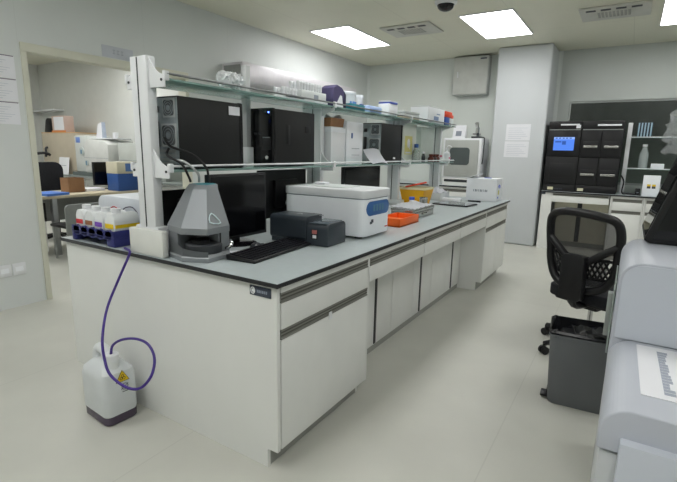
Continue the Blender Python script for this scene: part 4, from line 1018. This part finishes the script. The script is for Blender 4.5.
MB().box(.18, -.15, .25, .185, .15, .255).out('drawer_gap', ink, t)
t = thing('computer_tower', 'small black computer on the white pedestal under the desk', 'computer', (-5.08, 1.36, .456))
MB().box(-.17, -.06, 0, .17, .13, .21, .005).out('chassis', black, t); MB().box(.169, .0, .04, .172, .04, .17).out('front_strip', galv, t)
single('blue_folder', MB().prism(rrect(-.17, -.15, .17, .15, .01), 'z', 0, .03, .003, 1), mat('folder_blue', '4d79c9', .5), 'blue ring folder lying on the wooden desk', 'folder', (-5.02, 1.60, .7506), rotz=.2)
t = thing('cardboard_box', 'brown open cardboard box on the wooden desk', 'box', (-5.22, 2.0, .7506))
m = MB(); m.box(-.10, -.105, 0, .10, .105, .005)
for b in ((-.10, -.105, .10, -.101), (-.10, .101, .10, .105), (-.10, -.101, -.096, .101), (.096, -.101, .10, .101)): m.box(b[0], b[1], 0, b[2], b[3], .19)
m.out('box_wall', carton, t); MB().box(-.095, -.10, .005, .095, .10, .012).out('box_floor', paper, t)
single('paper_stack', MB().box(-.12, -.13, 0, .12, .13, .035, .003), paper, 'stack of white papers on the desk in front of the small monitor', 'papers', (-5.24, 2.26, .7506))
monitor('monitor', 'black monitor on the wooden desk behind the blue archive box', (-5.30, 2.60, .7506), math.radians(85), .50, .33, .06, fr=.09, group='monitors in the side room')
t = thing('archive_box', 'blue and cream archive box standing on the wooden desk corner', 'box', (-5.0, 2.62, .7506))
MB().box(-.13, -.18, 0, .13, .19, .24, .003).out('box_body', blue, t)
MB().box(-.132, -.182, .24, .132, .192, .40, .003).out('cream_sleeve', mat('cream_card', 'cfcab4', .6), t)
m = MB(); m.box(.132, -.06, .27, .1335, .15, .38); m.out('blue_label', mat('label_blue', '5a7db5', .6), t)
# grey chair in front of desk
t = thing('visitor_chair', 'low-backed grey chair in front of the wooden desk', 'chair', (-4.55, 1.66, 0))
m = MB(); m.prism(rrect(-.24, .30, .24, .69, .05), 'x', .20, .23, .008, 2); o = m.out('backrest', greych, t)
MB().box(-.2, -.22, .40, .198, .22, .435, .012).out('seat', black, t)
for x in (-.17, .18):
    for y in (-.19, .19): MB().cyl((x, y, 0), (x, y, .41), .014, n=10).out('leg', alu, t)
# black chair behind the desk
t = thing('office_chair', 'black high-backed chair behind the wooden desk', 'chair', (-5.95, 2.12, 0))
m = MB(); m.prism(rrect(-.24, .52, .24, 1.12, .12), 'x', -.25, -.17, .03, 3); m.out('backrest', fabric, t)
m = MB(); m.prism(rrect(-.24, -.24, .22, .24, .06), 'z', .42, .50, .02, 2); m.out('seat', fabric, t)
m = MB(); m.cyl((0, 0, .06), (0, 0, .42), .03); m.out('gas_lift', black, t)
m = MB(); m.tube([(-.2, .0, .44), (-.27, 0, .46), (-.26, 0, .58)], .025); m.out('back_arm', black, t)
m = MB(); m.tube([(-.18, -.16, 1.10), (-.18, -.14, 1.22), (-.18, .0, 1.25), (-.18, .08, 1.22)], .02); m.out('headrest_bar', black, t)
for k in range(5):
    a = 2*PI*k/5; MB().tube([(0, 0, .08), (.28*math.cos(a), .28*math.sin(a), .03)], .022, 8, sub=2).out('base_leg', black, t)
# lab bench along the back wall of that room
t = thing('lab_bench', 'white bench with grey top along the side room wall', 'bench', (-6.2, 3.2, 0))
MB().box(-2.2, -.26, 0, 2.4, .31, .84).out('bench_body', white, t); MB().box(-2.22, -.31, .84, 2.42, .315, .87, .003).out('bench_top', mat('bench_top_grey', '8b9391', .4), t)
for k in range(5):
    d = MB().box(-2.15+k*.9, -.275, .1, -1.28+k*.9, -.26, .66, .002).out('bench_door', white, t)
    d = MB().box(-2.15+k*.9, -.275, .70, -1.28+k*.9, -.26, .80, .002).out('bench_drawer', mat('drawer_grey', 'a8aaa5', .5), t)
ao = (-6.25, 3.15, .8706)
t = thing('chemistry_analyser', 'white desktop analyser with small blue screen in the side room', 'laboratory instrument', ao)
MB().box(-.60, -.20, .06, -.20, .22, .66, .02).out('screen_tower', mat('analyser_white', 'cfd3d0', .45), t)
m = MB(); m.prism([(-.26, .06), (.42, .06), (.42, .52), (.34, .58), (-.16, .60), (-.26, .50)], 'y', -.24, .26, .02, 2); m.out('main_body', mat('analyser_body', 'd3d5d2', .45), t)
MB().box(-.62, -.26, 0, .46, .27, .06, .006).out('instrument_base', mat('base_dark', '55605f', .5), t)
MB().box(-.54, -.205, .54, -.42, -.199, .63, .002).out('blue_screen', mat('lcd_blue', '6e8fd6', .3), t)
for (x, z, r_) in ((-.38, .40, .07), (-.18, .22, .05)):
    MB().cyl((x, -.20 if x < -.3 else -.24, z), (x, -.215 if x < -.3 else -.255, z), r_, n=20).out('round_port', mat('port_pale', 'bfc6c4', .4), t); MB().box(x-.02, -.225 if x < -.3 else -.262, z-.04, x+.02, -.21 if x < -.3 else -.25, z+.03, .004).out('port_handle', dial, t)
m = MB(); m.box(-.26, -.2425, .30, .42, -.2395, .304); m.out('panel_gap', ink, t)
single('shelf_plate', MB().box(-.28, -.18, 0, .28, .18, .018, .003), plastw, 'thin white plate lying on top of the side room analyser', 'plate', (-6.11, 3.15, .8706+.601))
t = thing('booklet', 'white booklet standing upright on the analyser in the side room', 'booklet', (-6.28, 3.08, .8706+.62))
MB().prism([(-.10, 0), (.08, 0), (.08, .25), (-.02, .22)], 'y', -.02, .0).out('cover', paper, t); MB().prism([(.08, 0), (.12, 0), (.10, .25), (.08, .25)], 'y', -.02, .03).out('spine', mat('pale_spine', 'a9b3c4', .6), t)
t = thing('white_cup', 'small white cup on the analyser plate in the side room', 'cup', (-5.90, 3.10, .8706+.62))
MB().lathe([(.035, 0), (.045, .09), (.04, .09), (.03, .01), (0, .01)], n=18).out('cup_wall', plastw, t); MB().tube([(.04, 0, .07), (.075, 0, .06), (.07, 0, .025), (.036, 0, .02)], .006, 6).out('cup_handle', plastw, t)
t = thing('grey_cabinet', 'light grey instrument box right of the side room analyser', 'laboratory instrument', (-5.20, 3.2, .8706))
MB().box(-.50, -.2, 0, .62, .28, .55, .012).out('box_body', mat('pale_grey_green', 'bfc4bf', .5), t); MB().box(-.48, -.206, .28, .6, -.2, .285).out('door_gap', ink, t)
# tall tan cabinet at left with things on it
tc_ = (-7.41, 3.2, .8706)
t = thing('tan_cabinet', 'tan upright cabinet standing on the side room bench', 'cabinet', tc_)
MB().box(-.60, -.20, 0, .52, .31, .70, .004).out('cabinet_body', tan, t); MB().box(-.60, -.202, .7, .525, .31, .715, .003).out('cabinet_top', mat('pale_orange_edge', 'c9a67a', .5), t)
m = MB(); m.tube([(-.42, -.205, .45), (-.42, -.24, .43), (-.42, -.24, .33), (-.44, -.24, .29)], .02, 8); m.out('hook', darkgrey, t)
t = thing('notice_box', 'white box with pink border standing on the tan cabinet', 'box', (-7.45, 3.1, tc_[2]+.7156))
MB().box(-.20, -.08, 0, .22, .08, .28, .004).out('box_body', mat('pinkish', 'c6b0a6', .6), t); MB().box(-.13, -.083, .04, .19, -.08, .26).out('white_notice', paper, t); MB().box(-.22, -.085, 0, .24, -.081, .03).out('orange_edge', mat('orange_edge', 'd98a4a', .6), t)
t = single('black_bag', MB().prism([(-.13, 0), (.14, 0), (.07, .20), (.0, .26), (-.06, .22)], 'y', -.06, .06, .02, 2), black, 'black tapering bag standing on the tan cabinet', 'bag', (-7.86, 3.1, tc_[2]+.7156))
t = single('wall_shelf', MB().box(-.4, -.2, 0, .4, .0, .03, .004), plastw, 'narrow white shelf on the side room wall above the tan cabinet', 'shelf', (-8.55, OY1, 2.0))
t = thing('notice_board', 'white notice leaning on the side room bench before the tan cabinet', 'sign', (-7.22, 2.915, .8706))
m = MB(); m.prism([(0, 0), (.006, 0), (.046, .29), (.04, .29)], 'x', -.16, .16); m.out('notice_card', paper, t)
m = MB(); m.prism([(.019, .145), (.0215, .145), (.0225, .153), (.02, .153)], 'x', -.10, .08); m.out('printed_line', ink, t)
